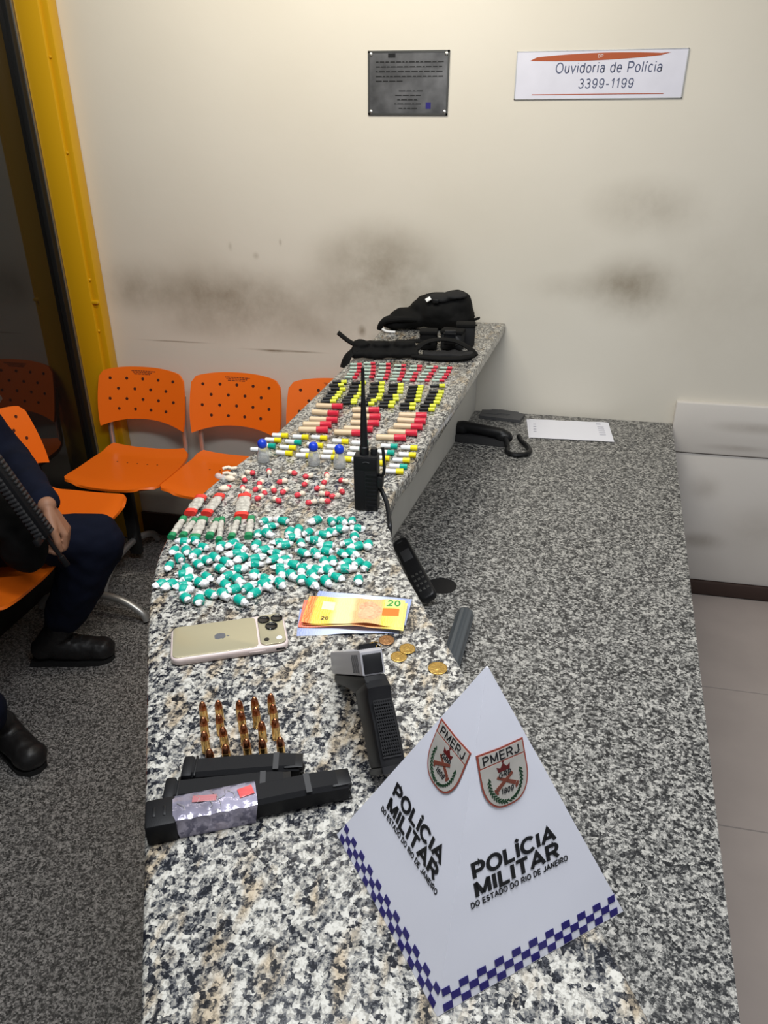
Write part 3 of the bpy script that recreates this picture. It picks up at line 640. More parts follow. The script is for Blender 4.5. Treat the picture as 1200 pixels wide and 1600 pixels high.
# ================================================================== banknotes
def note_mat(name, stops, blotch, sc):
    m = bpy.data.materials.new(name); m.use_nodes = True; nt = m.node_tree; N = nt.nodes.new; Lk = nt.links.new
    b = nt.nodes['Principled BSDF']; b.inputs['Roughness'].default_value = .6
    tc = N('ShaderNodeTexCoord'); sx = N('ShaderNodeSeparateXYZ'); Lk(tc.outputs['Generated'], sx.inputs[0])
    n = N('ShaderNodeTexNoise'); n.inputs['Scale'].default_value = sc; n.inputs['Detail'].default_value = 5; Lk(tc.outputs['Object'], n.inputs['Vector'])
    ad = N('ShaderNodeMath'); ad.operation = 'MULTIPLY_ADD'; Lk(n.outputs['Fac'], ad.inputs[0]); ad.inputs[1].default_value = .08; Lk(sx.outputs[0], ad.inputs[2])
    r = N('ShaderNodeValToRGB'); cr = r.color_ramp
    cr.elements[0].position, cr.elements[0].color = stops[0][0], (*stops[0][1], 1); cr.elements[1].position, cr.elements[1].color = stops[-1][0], (*stops[-1][1], 1)
    for p_, c_ in stops[1:-1]: e = cr.elements.new(p_); e.color = (*c_, 1)
    Lk(ad.outputs[0], r.inputs[0])
    wv = N('ShaderNodeTexWave'); wv.inputs['Scale'].default_value = 90; wv.inputs['Distortion'].default_value = 9; Lk(tc.outputs['Object'], wv.inputs['Vector'])
    mr = N('ShaderNodeMapRange'); mr.inputs[3].default_value = 0; mr.inputs[4].default_value = .35; Lk(wv.outputs['Fac'], mr.inputs[0])
    mx = N('ShaderNodeMix'); mx.data_type = 'RGBA'; Lk(mr.outputs[0], mx.inputs[0]); Lk(r.outputs[0], mx.inputs[6]); mx.inputs[7].default_value = (*blotch, 1)
    Lk(mx.outputs[2], b.inputs['Base Color']); return m
YEL, PALE, ORA = (.80, .52, .05), (.82, .66, .34), (.80, .22, .08)
M_N20 = note_mat('yellow banknote print', [(.02, (.82, .6, .12)), (.06, (.78, .13, .02)), (.11, (.78, .15, .02)), (.14, YEL), (.30, YEL), (.36, PALE), (.50, PALE), (.56, (.80, .36, .16)), (.80, (.80, .40, .18)), (.84, YEL), (.99, (.82, .66, .15))], (.82, .60, .25), 60)
M_N10 = note_mat('reddish banknote print', [(.02, (.70, .12, .06)), (.5, (.72, .30, .20)), (.98, (.72, .2, .1))], (.78, .45, .35), 60)
M_N2 = note_mat('blue banknote print', [(.02, (.20, .25, .48)), (.3, (.50, .55, .72)), (.6, (.62, .66, .78)), (.98, (.25, .3, .52))], (.55, .6, .75), 60)
M_OBLK = mat('orange print', (.80, .17, .02), .6); M_OFACE = mat('salmon print', (.80, .36, .20), .6, var=.3, vscale=180); M_GDIG = mat('green print', (.02, .22, .03), .6); M_PPATCH = mat('pale print', (.85, .74, .45), .6, var=.12, vscale=200)
def note(label, cat_loc, rz, z, m, wave, seed, droop=0):
    def zf(x, y):
        return wave*(math.sin(x*62+seed)*math.cos(y*30+seed*2) + .6*math.sin(x*115+y*50+seed)) + (.0016*max(0, (-y-.018)/.014)**2)*math.sin(x*45+1) + droop*x
    o = thing('banknote', label, 'banknote', (cat_loc.x, cat_loc.y, z), rz, 'stack of banknotes')
    bm = NB()
    top = [[bm.verts.new((x, y, zf(x, y)+.00025)) for x in [-.071+.142*i/48 for i in range(49)]] for y in [-.0325+.065*j/20 for j in range(21)]]
    for j in range(20):
        for i in range(48): bm.faces.new((top[j][i], top[j][i+1], top[j+1][i+1], top[j+1][i]))
    g = bmesh.ops.extrude_face_region(bm, geom=bm.faces[:])
    for v in g['geom']:
        if isinstance(v, bmesh.types.BMVert): v.co.z -= .00022
    obj('printed_sheet', bm, m, o, 60)
    return o, zf
q = [G(481, 929, .007), G(631, 940, .007), G(630, 983, .007), G(475, 980, .007)]
nc = sum(q, Vector())/4; na = math.atan2(*(q[1]-q[0]+q[2]-q[3]).yx)
note('pale blue banknote lowest in the stack, corner jutting out towards the pistol', nc+V(-.006, -.013, 0), na+.12, K+.0012, M_N2, .0007, 4)
note('pale blue banknote jutting out behind the yellow notes', nc+V(.004, .021, 0), na-.08, K+.0030, M_N2, .0004, 2)
note('reddish banknote peeking out left under the yellow notes', nc+V(-.006, -.001, 0), na+.05, K+.0050, M_N10, .0009, 1)
note('yellow banknote just under the topmost banknote', nc+V(.003, -.002, 0), na-.03, K+.0073, M_N20, .0011, 3)
tn, zf = note('topmost yellow and orange banknote showing the green number 20', nc, na, K+.0100, M_N20, .0012, .4)
def patch(name, pts, m, up):
    bm = NB(); vs = []
    xs = [p[0] for p in pts]; ys = [p[1] for p in pts]
    n = 40
    c = (sum(xs)/len(xs), sum(ys)/len(ys)); rings = []
    for t in (0.02, .25, .5, .75, 1): rings.append([Vector((c[0]+(x-c[0])*t, c[1]+(y-c[1])*t, 0)) for x, y in pts])
    loft(bm, rings)
    for v in bm.verts: v.co.z = zf(v.co.x, v.co.y)+.0003+up
    return obj(name, bm, m, tn, flat=True)
def dense(pts, k=8):
    o = []
    for a, b in zip(pts, pts[1:]+pts[:1]): o += [(a[0]+(b[0]-a[0])*i/k, a[1]+(b[1]-a[1])*i/k) for i in range(k)]
    return o
patch('pale_panel', dense([(-.048, .000), (-.030, .000), (-.030, .020), (-.048, .020)]), M_PPATCH, .0001)
patch('portrait', [(.021+.017*math.cos(a)*(1+.12*math.cos(3*a)), .001+.024*math.sin(a)*(1+.06*math.sin(5*a))) for a in [2*PI*i/40 for i in range(40)]], M_OFACE, .0001)
patch('portrait_face', [(.021+.008*math.cos(a), -.001+.014*math.sin(a)) for a in [2*PI*i/30 for i in range(30)]], mat('light salmon print', (.80, .42, .24), .6, var=.2, vscale=250), .0002)
patch('orange_panel', dense([(.040, -.008), (.064, -.008), (.064, .010), (.040, .010)]), M_OBLK, .0001)
patch('green_panel', dense([(.042, .0135), (.067, .0135), (.067, .031), (.042, .031)]), mat('pale green print', (.55, .66, .22), .6), .00005)
dfm = lambda ox, oy: (lambda v: Vector((v.x+ox, v.y+oy, zf(v.x+ox, v.y+oy)+.0005+v.z)))
text('number', '20', .012, M_GDIG, tn, Matrix(), bold=.13, width=.020, deform=dfm(.0545, .0165))
text('number', '20', .006, M_TXT, tn, Matrix(), bold=.12, width=.011, deform=dfm(-.040, -.024))
# ================================================================== coins
for (x, y, r, m, z, lab, colr) in ((596, 1007, .0115, M_SILC, 0, 'dull steel coin half covered by a copper coin beside the banknotes', 0), (604, 1001, .0105, M_COPC, .0019, 'copper coin lying on a steel coin beside the banknotes', 0), (585, 1010, .0090, M_GOLD, 0, 'small bronze coin closest to the back of the pistol', 0), (636.5, 1014.5, .0110, M_GOLD, .0009, 'bronze coin overlapping another bronze coin, the further of that pair', 0), (623, 1027, .0110, M_GOLD, 0, 'bronze coin overlapped by another bronze coin, the nearer of that pair', 0), (684, 1045, .0126, M_GOLD, 0, 'largest bronze coin lying alone near the counter edge', 0)):
    p = G(x, y, z)
    t = thing('coin', lab, 'coin', p, random.uniform(0, 6), 'coins beside the pistol')
    bm = NB(); lathe(bm, [(r*.97, 0), (r, .0002), (r, .0015), (r*.97, .0017), (r*.90, .0017), (r*.88, .0014), (0, .0014)], 36); cb = obj('disc', bm, m, t, 40)
    bm = NB()
    ell(bm, (0, .001, .0014), (r*.35, r*.45, .00035), n=12); box(bm, (0, -r*.55, .0014), (r*.8, r*.16, .0005)); obj('relief', bm, m, cb)
# ================================================================== cartridges standing in rows
bm = NB(); lathe(bm, [(.0049, 0), (.0050, .0004), (.0050, .0011), (.0043, .0014), (.0043, .0022), (.0049, .0027), (.00475, .0190), (.0046, .0192)], 20); b_case = bm
bm = NB(); lathe(bm, [(.0045, .0188), (.0045, .0205), (.0043, .0228), (.0037, .0256), (.0027, .0280), (.0015, .0294), (.0003, .0297)], 20); b_bul = bm
bul = thing('cartridge', '', 'cartridge', (0, 0, K), 0, 'brass cartridges standing in five short rows')
obj('case', b_case, M_BRASS, bul, 30); obj('bullet', b_bul, M_COPPER, bul, 40)
zz = lambda x, y: (220+x/2.2222, 900+y/2.2222)
cols = [[(212, 437), (215, 490), (218, 540), (236, 600)], [(267, 432), (270, 480), (283, 525), (292, 585)], [(340, 432), (347, 470), (355, 515), (365, 565)], [(393, 420), (398, 455), (418, 505), (420, 565)], [(450, 408), (458, 445), (465, 495), (483, 560)]]
first = True
place = ['furthest from the magazines', 'second from the far end', 'second from the near end', 'nearest the black magazines']
for ci, c in enumerate(cols):
    for ri, (x, y) in enumerate(c):
        p = G(*zz(x, y), .0297); lab = 'upright brass cartridge in the %s column from left, %s' % (ORD[ci], place[ri])
        if first: bul.location = (p.x, p.y, K); bul['label'] = lab; first = False
        else: dup(bul, (p.x, p.y, K), random.uniform(0, 6), lab)
# ================================================================== magazines
def magazine(label, a, b, length, wide, high, loaded=False, big=False):
    c = (a+b)/2; rz = math.atan2(b.y-a.y, b.x-a.x)
    # local: +x towards the feed lips, near long edge at y = 0
    t = thing('pistol_magazine', label, 'magazine', (a.x, a.y, K), rz, 'black pistol magazines')
    bp = .012 if not big else .030
    bm = NB()
    def ring(x, w_, h_, y0, cham):
        o = [(0+cham, 0), (w_-cham, 0), (w_, cham), (w_, h_-cham), (w_-cham, h_), (cham, h_), (0, h_-cham), (0, cham)]
        return [Vector((x, y0+yy, z)) for yy, z in o]
    n = 14; rings = []
    for i in range(n+1):
        tt = i/n; x = bp*.8+(length-bp*.8)*tt
        rings.append(ring(x, wide*(1-.06*max(0, (tt-.85)/.15)), high*(1-.05*max(0, (tt-.8)/.2)), .0035+.002*math.sin(tt*1.6), .004))
    loft(bm, rings); obj('body', bm, M_BLACK2, t, 30)
    bm = NB(); box(bm, (bp/2, wide/2+.0035, high/2+.0005), (bp, wide+(.007 if big else .003), high+.001), bev=.003); pad = obj('base_pad', bm, M_BLACK2, t, 40)
    if big:
        for sx in (-.006, .004):
            bm = NB(); box(bm, (bp/2+sx, wide*.62, high+.0012), (.003, .012, .001), bev=.0004); obj('ridge', bm, M_BLACK, pad)
    else:
        bm = NB(); box(bm, (.0145, wide/2+.0035, high/2+.0005), (.0025, wide+.002, high), bev=.0008); obj('collar', bm, M_BLACK, t)
    bm = NB()
    for s in (-1, 1): box(bm, (length-.006, .0035+wide*.5, high/2+s*(high/2-.002)), (.020, wide*.75, .0022), bev=.0006)
    obj('feed_lips', bm, M_BLACK, t)
    bm = NB(); box(bm, (length*.80, .0035+wide*.5, high+.0002), (.006, wide*.9, .0008)); obj('groove', bm, M_GREY, t)
    bm = NB(); ell(bm, (length-.002, .0035+wide*.5, high*.5), (.008, wide*.3, high*.28)); obj('follower', bm, M_BLACK, t)
    return t
a, b = G(231, 1324), G(551, 1258)
magX = magazine('extended black pistol magazine wrapped in shiny clear tape, nearest of the three', a, b, .202, .0285, .025, big=True)
bm = NB(); n = 24; rings = []
for i in range(n+1):
    x = .031+.074*i/n; wv = .0007*math.sin(i*1.1)
    o = [(-.001, 0.0004), (-.0012+wv, .012), (-.0008, .0245+wv), (.006, .0262+wv), (.015, .0266-wv), (.026, .0262+wv), (.0315, .024), (.0335, .001)]
    rings.append([Vector((x+ (.004*(z/.025) if i == n else (-.004*(z/.025) if i == 0 else 0)), y+.0035, z)) for y, z in o])
loft(bm, rings, closed=True); tp = obj('tape_wrap', bm, M_TAPE, magX, 60)
bm = NB(); box(bm, (.099, .0205, .0272), (.015, .012, .0009), rot=.2, bev=.0003); obj('red_mark', bm, mat('faded red print', (.62, .10, .10), .2), tp)
bm = NB(); box(bm, (.058, .022, .0272), (.024, .008, .0008), rot=-.15, bev=.0003); obj('red_mark', bm, mat('pale red print', (.42, .16, .17), .2), tp)
bm = NB(); Rr = random.Random(5)
for i in range(7):
    x, y = Rr.uniform(.036, .090), Rr.uniform(.004, .020); a_ = Rr.uniform(.4, 1.6)
    tube(bm, [(x, y, .0272), (x+.008*math.cos(a_), y+.008*math.sin(a_)*.6, .0276), (x+.014*math.cos(a_+.5), min(.029, y+.012*math.sin(a_+.5)), .0272)], .0003, 6)
obj('tape_creases', bm, M_ALU, tp)
def from_far_edge(p0, p1, wide):        # far top edge seen in the photo -> near bottom edge
    d = (p1-p0).normalized(); nn = Vector((d.y, -d.x, 0)); return p0+nn*(wide+.0035), p1+nn*(wide+.0035)
a, b = from_far_edge(G(259, 1215, .022), G(446, 1199, .022), .028)
magazine('plain black pistol magazine lying between the taped one and the furthest one', a, b, .126, .0265, .022)
a, b = from_far_edge(G(288, 1181, .022), G(462, 1171, .022), .028)
magazine('plain black pistol magazine nearest the standing cartridges', a, b, .124, .0265, .022)
# ================================================================== pistol propped on its muzzle and the heel of its grip
pi = thing('pistol', 'grey and black pistol propped up on muzzle and grip beside the coins', 'pistol', (-.170, .640, K))
rear = V(-.1530, .629, K+.1125)
azi = math.radians(32); pit = math.radians(36.5)
fx = Vector((-math.sin(azi)*math.cos(pit), math.cos(azi)*math.cos(pit), -math.sin(pit)))
fy = Vector((-math.cos(azi), -math.sin(azi), 0)); roll_ = math.radians(4)
fz = fx.cross(fy); fy, fz = fy*math.cos(roll_)+fz*math.sin(roll_), fz*math.cos(roll_)-fy*math.sin(roll_)
PMx = Matrix(((fx.x, fy.x, fz.x, rear.x), (fx.y, fy.y, fz.y, rear.y), (fx.z, fy.z, fz.z, rear.z), (0, 0, 0, 1)))   # x to the muzzle, z to the sights
def pobj(name, bm, m, ang=35):
    bm.transform(PMx); return wobj(name, bm, m, pi, ang)
def prof_y(bm, pts, w_, bev=.0):          # side profile (x,z) given thickness in y, rounded edges
    loft(bm, [[Vector((x, y, z)) for x, z in pts] for y in (-w_/2, w_/2)])
    if bev:
        es = [e for e in bm.edges if len(e.link_faces) == 2 and e.calc_face_angle(0) > .8]
        bmesh.ops.recalc_face_normals(bm, faces=bm.faces[:])
        es = [e for e in bm.edges if len(e.link_faces) == 2 and abs(e.verts[0].co.y-e.verts[1].co.y) < 1e-6]
        bmesh.ops.bevel(bm, geom=es, offset=bev, segments=2, affect='EDGES', profile=.5)
bm = NB(); prof_y(bm, [(0, -.014), (.160, -.014), (.160, .010), (.156, .014), (.004, .014), (0, .011)], .0265, .0028); sl = pobj('slide', bm, M_SLIDE)
bm = NB()
for i in range(7):
    for s in (-1, 1): box(bm, (.012+i*.0045, s*.01325, -.001), (.0018, .0006, .020))
bm.transform(PMx); wobj('serrations', bm, M_GREY, sl, base=pi.location)
bm = NB(); box(bm, (-.0006, 0, -.002), (.0022, .021, .021), bev=.0008); bm.transform(PMx); wobj('rear_plate', bm, M_BLACK, sl, base=pi.location)
bm = NB(); prof_y(bm, [(.012, .0135), (.024, .0135), (.022, .018), (.012, .0195)], .020, .0008)
bm.transform(PMx); wobj('rear_sight', bm, M_BLACK, sl, base=pi.location)
bm = NB(); box(bm, (.050, -.003, .0142), (.026, .013, .0012), bev=.0004); bm.transform(PMx); wobj('ejection_port', bm, M_BLACK, sl, base=pi.location)
bm = NB(); box(bm, (.151, 0, .0155), (.005, .0035, .004)); bm.transform(PMx); wobj('front_sight', bm, M_BLACK, sl, base=pi.location)
bm = NB(); cyl(bm, (.150, 0, .001), (.164, 0, .001), .0072, n=18); pobj('barrel', bm, M_GREY)
bm = NB(); prof_y(bm, [(-.002, -.0145), (.152, -.0145), (.152, -.026), (.085, -.030), (.060, -.034), (.030, -.034), (.008, -.030), (-.008, -.021)], .0255, .003); pobj('frame', bm, M_BLACK2)
grp = [(-.006, -.019), (.044, -.030), (.040, -.050), (.030, -.075), (.023, -.100), (.020, -.114), (-.030, -.106), (-.0265, -.085), (-.021, -.060), (-.013, -.040), (-.016, -.026)]
bm = NB(); prof_y(bm, grp, .029, .0065); gr = pobj('grip', bm, M_BLACK2)
bm = NB()
for i in range(18):
    t = i/17; x = -.0172 + (-.0290+.0172)*t; z = -.040 - .056*t
    box(bm, (x-.0004, 0, z), (.0016, .0195, .0016), rot=Matrix.Rotation(.2, 3, 'Y'))
for i in range(9):
    y = -.0095+i*.0024
    cyl(bm, (-.0180, y, -.040), (-.0300, y, -.094), .0006, n=6)
bm.transform(PMx); wobj('grip_texture', bm, M_BLACK, gr, base=pi.location)
bm = NB(); tube(bm, [(.043, -.0, -.032), (.047, 0, -.056), (.062, 0, -.060), (.078, 0, -.056), (.084, 0, -.030)], .0042, 8); pobj('trigger_guard', bm, M_BLACK2)
bm = NB(); tube(bm, [(.060, 0, -.032), (.057, 0, -.042), (.060, 0, -.051)], .0028, 8); pobj('trigger', bm, M_BLACK)
bm = NB(); prof_y(bm, [(.024, -.113), (-.034, -.104), (-.035, -.111), (.024, -.121)], .028, .002); pobj('magazine_base', bm, M_BLACK)
# ================================================================== vials laid out in rows
def vial(name, label, cat, group, L, r, capL, capR, mb, mc, fl=True):
    t = thing(name, label, cat, (0, 0, K), 0, group)
    bm = NB(); mx = Matrix.Rotation(PI/2, 4, 'Y'); mx = Matrix.Translation((-L/2, 0, capR)) @ mx
    rr = r
    lathe(bm, [(0, 0), (rr*.75, 0), (rr, rr*.3), (rr, L-capL+.002)], 14, mx @ Matrix.Translation((0, 0, 0))); obj('tube', bm, mb, t)
    bm = NB(); z0 = L-capL
    lathe(bm, [(rr*1.02, z0), (capR*.93, z0+.0006), (capR*.96, L-.004 if fl else L-.0005), (capR*(1.0 if fl else .96), L-.0032), (capR, L-.0004), (capR*.9, L), (0, L)], 14, mx); obj('cap', bm, mc, t)
    return t
def put(proto, state, a, b, label, jit=True):
    c = (a+b)/2; rz = math.atan2(b.y-a.y, b.x-a.x)
    if state[0]: proto.location = (c.x, c.y, K); proto.rotation_euler = (0, 0, rz); proto['label'] = label; state[0] = False; return proto
    return dup(proto, (c.x, c.y, K), rz, label)
def spread(items, mind):           # keep neighbours from running into each other
    for _ in range(30):
        for i in range(len(items)):
            for j in range(i):
                a0, b0 = items[i]; a1, b1 = items[j]; d = (a0+b0-a1-b1)/2
                if abs(d.x) > .03 or d.length > mind or d.length < 1e-6: continue
                mv = d.normalized()*(mind-d.length)*.5
                items[i] = (a0+mv, b0+mv); items[j] = (a1-mv, b1-mv)
    return items
CW = lambda n, tot: ORD[n] + ' column'
# --- red capped greenish vials, furthest block
v1 = vial('red_capped_vial', '', 'vial', 'red capped greenish vials in the far block', .035, .0034, .014, .0046, M_CLRGRN, M_RED)
z5 = lambda x, y: (480+x/5, 560+y/5)
st = [True]
blk = [[(405, 50), (405, 78), (400, 103), (385, 128), (370, 152)], [(510, 42), (515, 69), (512, 95), (510, 122), (500, 149)], [(630, 50), (630, 79), (628, 107), (620, 134), (610, 160)], [(750, 60), (748, 90), (740, 118), (735, 144), (720, 168)], [(875, 66), (870, 93), (845, 122), (835, 148), (820, 174)], [(1000, 72), (985, 98), (965, 124), (950, 149), (935, 175)], [(1110, 80), (1100, 106), (1085, 130), (1070, 152), (1050, 175)]]
for ci, c in enumerate(blk):
    for ri, (x, y) in enumerate(c):
        b = G(*z5(x+22, y-2), .004); d = Vector((math.cos(.16), math.sin(.16)*.9, 0)).normalized() if ri != 9 else 0
        a = b - d*.035
        put(v1, st, a, b, 'red capped greenish vial, %s from the back in the far block\'s %s column from left' % (ORD[ri], ORD[ci]))
# --- black vials with yellow caps
v2 = vial('black_vial', '', 'vial', 'black vials with yellow caps', .040, .0046, .0155, .0056, M_BLACK, M_YGCAP)
st = [True]
bl = [[(195, 187, 310, 185), (170, 215, 285, 207), (185, 240, 300, 245), (160, 270, 275, 270), (145, 297, 260, 292), (115, 317, 245, 312), (105, 340, 225, 335)],
 [(350, 198, 455, 190), (325, 225, 450, 218), (330, 252, 440, 250), (315, 283, 430, 280), (285, 308, 410, 302), (275, 330, 390, 330), (265, 352, 385, 345)],
 [(495, 203, 605, 195), (485, 232, 600, 228), (487, 262, 600, 255), (480, 292, 580, 288), (475, 315, 570, 315), (420, 340, 545, 330), (405, 360, 520, 355)],
 [(640, 213, 750, 207), (635, 240, 750, 235), (632, 265, 745, 262), (595, 298, 715, 295), (592, 323, 720, 320), (565, 350, 690, 347), (555, 374, 680, 373)],
 [(795, 228, 905, 222), (785, 250, 905, 245), (780, 275, 895, 270), (775, 303, 890, 298), (760, 332, 885, 328), (725, 362, 850, 360), (720, 390, 845, 390)],
 [(960, 218, 1075, 215), (950, 262, 1070, 265), (935, 290, 1058, 292), (930, 316, 1040, 318), (915, 345, 1030, 345), (885, 373, 1000, 372), (870, 402, 995, 402)]]
for ci, c in enumerate(bl):
    its = spread([(G(*z5(q[0], q[1]), .005), G(*z5(q[2], q[3]), .005)) for q in c], .0125)
    for ri, (a, b) in enumerate(its):
        put(v2, st, a, b, 'black vial with yellow cap, %s from the back in the %s column from left' % (ORD[ri], ORD[ci]))
# --- tan vials with red caps
v3 = vial('tan_vial', '', 'vial', 'tan vials with red caps', .068, .0068, .027, .0083, M_TAN, M_RED)
st = [True]; z27 = lambda x, y: (380+x/2.7273, 440+y/2.7273)
wd = [[(305, 530, 430, 535), (288, 557, 412, 566), (280, 588, 405, 592), (248, 610, 383, 612), (228, 632, 370, 634)], [(460, 548, 585, 550), (462, 575, 590, 579), (452, 602, 585, 606), (422, 627, 560, 632), (385, 643, 515, 648)], [(658, 570, 788, 573), (655, 592, 780, 598), (635, 616, 770, 622), (610, 642, 748, 648), (560, 664, 700, 668)]]
for ci, c in enumerate(wd):
    its = spread([(G(*z27(q[0], q[1]), .007), G(*z27(q[2], q[3]), .007)) for q in c], .0180)
    for ri, (a, b) in enumerate(its):
        put(v3, st, a, b, 'tan vial with red cap, %s from the back in the %s of three columns' % (ORD[ri], ('left', 'middle', 'right')[ci]))
# --- white vials with yellow or teal caps
v4 = vial('white_vial', '', 'vial', 'white vials with yellow or teal caps', .037, .0050, .0155, .0062, M_WHITE2, M_YCAP)
v5 = vial('white_vial', '', 'vial', 'white vials with yellow or teal caps', .037, .0050, .0155, .0062, M_WHITE2, M_TEAL2)
sy_, st_ = [True], [True]; z41 = lambda x, y: (390+x/4.138, 660+y/4.138)
WV = [(145, 83, 250, 88, 'y', 'at the left back corner beside the counter edge'), (100, 112, 205, 118, 'y', 'just behind the left glass bottle, upper of two'), (60, 146, 170, 156, 't', 'immediately behind the left glass bottle'), (8, 175, 112, 181, 'y', 'outermost left, cap hidden behind the left glass bottle'),
 (275, 92, 385, 98, 'y', 'second from left in the back row'), (220, 123, 345, 133, 't', 'right of the left glass bottle, second row from the back'), (190, 159, 305, 168, 'y', 'right of the left glass bottle, third row from the back'), (170, 195, 278, 203, 'y', 'close right of the left glass bottle, nearest the viewer'),
 (398, 95, 502, 104, 'y', 'third from left in the back row'), (370, 142, 475, 152, 'y', 'directly behind the middle bottle\'s blue cap'), (332, 184, 437, 188, 'y', 'left of the middle bottle, second from the front'), (303, 214, 405, 218, 'y', 'left of the middle bottle, nearest the viewer'),
 (535, 120, 640, 126, 'y', 'fourth from left in the back row'), (500, 157, 605, 162, 'y', 'directly behind the right bottle\'s blue cap'), (478, 193, 583, 197, 'y', 'between middle and right bottles, second from the front'), (465, 225, 570, 228, 'y', 'between middle and right bottles, nearest the viewer'),
 (660, 132, 765, 136, 't', 'behind the radio antenna, furthest back'), (647, 170, 757, 174, 't', 'behind the radio antenna, second from the back'), (632, 207, 740, 212, 'y', 'left of the radio, third from the back'), (720, 246, 622, 238, 'y', 'left of the radio with its yellow cap pointing left'),
 (840, 152, 965, 158, 't', 'right of the antenna, furthest back'), (820, 190, 945, 200, 't', 'right of the antenna, second from the back'), (795, 226, 905, 236, 'y', 'peeking out right of the radio, upper'), (770, 258, 875, 266, 'y', 'peeking out right of the radio, lower'),
 (972, 163, 1090, 168, 'y', 'in the rightmost column, furthest back'), (958, 207, 1083, 214, 'y', 'in the rightmost column, second from the back'), (922, 243, 1040, 248, 'y', 'in the rightmost column, third from the back'), (892, 282, 1032, 290, 't', 'in the rightmost column, second from the front'), (875, 316, 998, 320, 'y', 'in the rightmost column, nearest the viewer')]
its = spread([(G(*z41(q[0], q[1]), .0055), G(*z41(q[2], q[3]), .0055)) for q in WV], .0128)
for q, (a, b) in zip(WV, its):
    cn = 'yellow' if q[4] == 'y' else 'teal'
    put(v4 if q[4] == 'y' else v5, sy_ if q[4] == 'y' else st_, a, b, '%s capped white vial %s' % (cn, q[5]))
# ================================================================== glass bottles with blue ball stoppers
for i, (x, y) in enumerate(((412, 722), (491, 727), (531, 731))):
    p = G(x, y); t = thing('glass_bottle', 'small clear glass bottle with blue stopper, %s of three' % ('leftmost', 'middle', 'rightmost, closest to the radio')[i], 'bottle', (p.x, p.y, K), 0, 'glass bottles with blue stoppers')
    bm = NB(); lathe(bm, [(0, 0), (.0118, 0), (.0128, .0015), (.0130, .012), (.0122, .020), (.0096, .028), (.0090, .034), (.0084, .034), (.0090, .0275), (.0113, .0195), (.0119, .012), (.0116, .003), (0, .0025)], 28); obj('glass', bm, M_GLASS, t, 60)
    bm = NB(); lathe(bm, [(0, .0335), (.0070, .0335), (.0088, .0355), (.0098, .0385), (.0100, .0420), (.0092, .0465), (.0068, .0500), (.003, .0518), (0, .0520)], 24); obj('stopper', bm, M_BLUE, t, 60)
# ================================================================== small twisted red and white bundles
def bundle(seed, red_half):
    r = random.Random(seed); t = thing('twisted_bundle', '', 'packet', (0, 0, K), 0, 'small red and white twisted bundles')
    bm = NB(); ell(bm, (-.004, 0, .0055), (.0062, .0055, .0055), n=14); ell(bm, (.003, .0, .005), (.005, .0048, .0048), n=12)
    for v in bm.verts: v.co += Vector((noise.noise(v.co*400+Vector((seed, 0, 0))), noise.noise(v.co*400+Vector((0, seed, 0))), 0))*.0010
    obj('cream_end', bm, M_CREAM, t, 60)
    bm = NB(); ell(bm, (.006, .0, .0052), (.0072, .0056, .0052), n=14)
    for v in bm.verts: v.co += Vector((noise.noise(v.co*350+Vector((seed, 3, 0))), noise.noise(v.co*350+Vector((4, seed, 0))), 0))*.0014
    obj('red_wrap', bm, M_PINKR, t, 60)
    bm = NB(); tube(bm, [(-.009, 0, .005), (-.014, r.uniform(-.003, .003), .0030), (-.022, r.uniform(-.006, .006), .0012)], (.0016, .0006), 6); obj('twisted_tail', bm, M_CLEAR, t, 60)
    return t
z75 = lambda x, y: (400+x/7.5, 720+y/7.5)
RW = [(*z75(x, y), a) for x, y, a in [(155, 160, 250), (420, 165, 20), (620, 205, 165), (835, 205, 250), (815, 268, 120), (320, 268, 165), (585, 290, 120), (1035, 265, 200), (60, 285, 120), (25, 350, 140), (205, 362, 60), (340, 380, 130), (755, 345, 165), (1000, 375, 60), (795, 415, 5), (525, 420, 160), (935, 440, 170), (240, 485, 30), (45, 455, 135), (660, 512, 170), (800, 500, 5), (95, 392, 60)]] + [(390.3, 742, 10), (381.8, 752, 60), (379.7, 767.5, 250), (386, 774, 100)]
BP = [bundle(i, i % 2) for i in range(4)]; used = [False]*4
pts = [[G(x, y), a] for x, y, a in RW]
for _ in range(25):
    for i in range(len(pts)):
        for j in range(i):
            d = pts[i][0]-pts[j][0]
            if d.length < .019: mv = d.normalized()*(.019-d.length)*.5; pts[i][0] += mv; pts[j][0] -= mv
order = sorted(range(len(pts)), key=lambda i: -pts[i][0].y); rows = [order[i:i+6] for i in range(0, len(order), 6)]
for rn, row in enumerate(rows):
    for cn, i in enumerate(sorted(row, key=lambda i: pts[i][0].x)):
        p, a = pts[i]; k = i % 4; lab = 'small red and cream twisted bundle, %s from left in %s band from the bottles' % (ORD[cn], ORD[rn])
        # image angle to heading on the counter
        q = Vector((math.cos(math.radians(a)), -math.sin(math.radians(a))*1.5, 0)); hd = math.atan2(q.y, q.x)+YAW
        if not used[k]: BP[k].location = (p.x, p.y, K); BP[k].rotation_euler = (0, 0, hd); BP[k]['label'] = lab; used[k] = True
        else: dup(BP[k], (p.x, p.y, K), hd, lab)
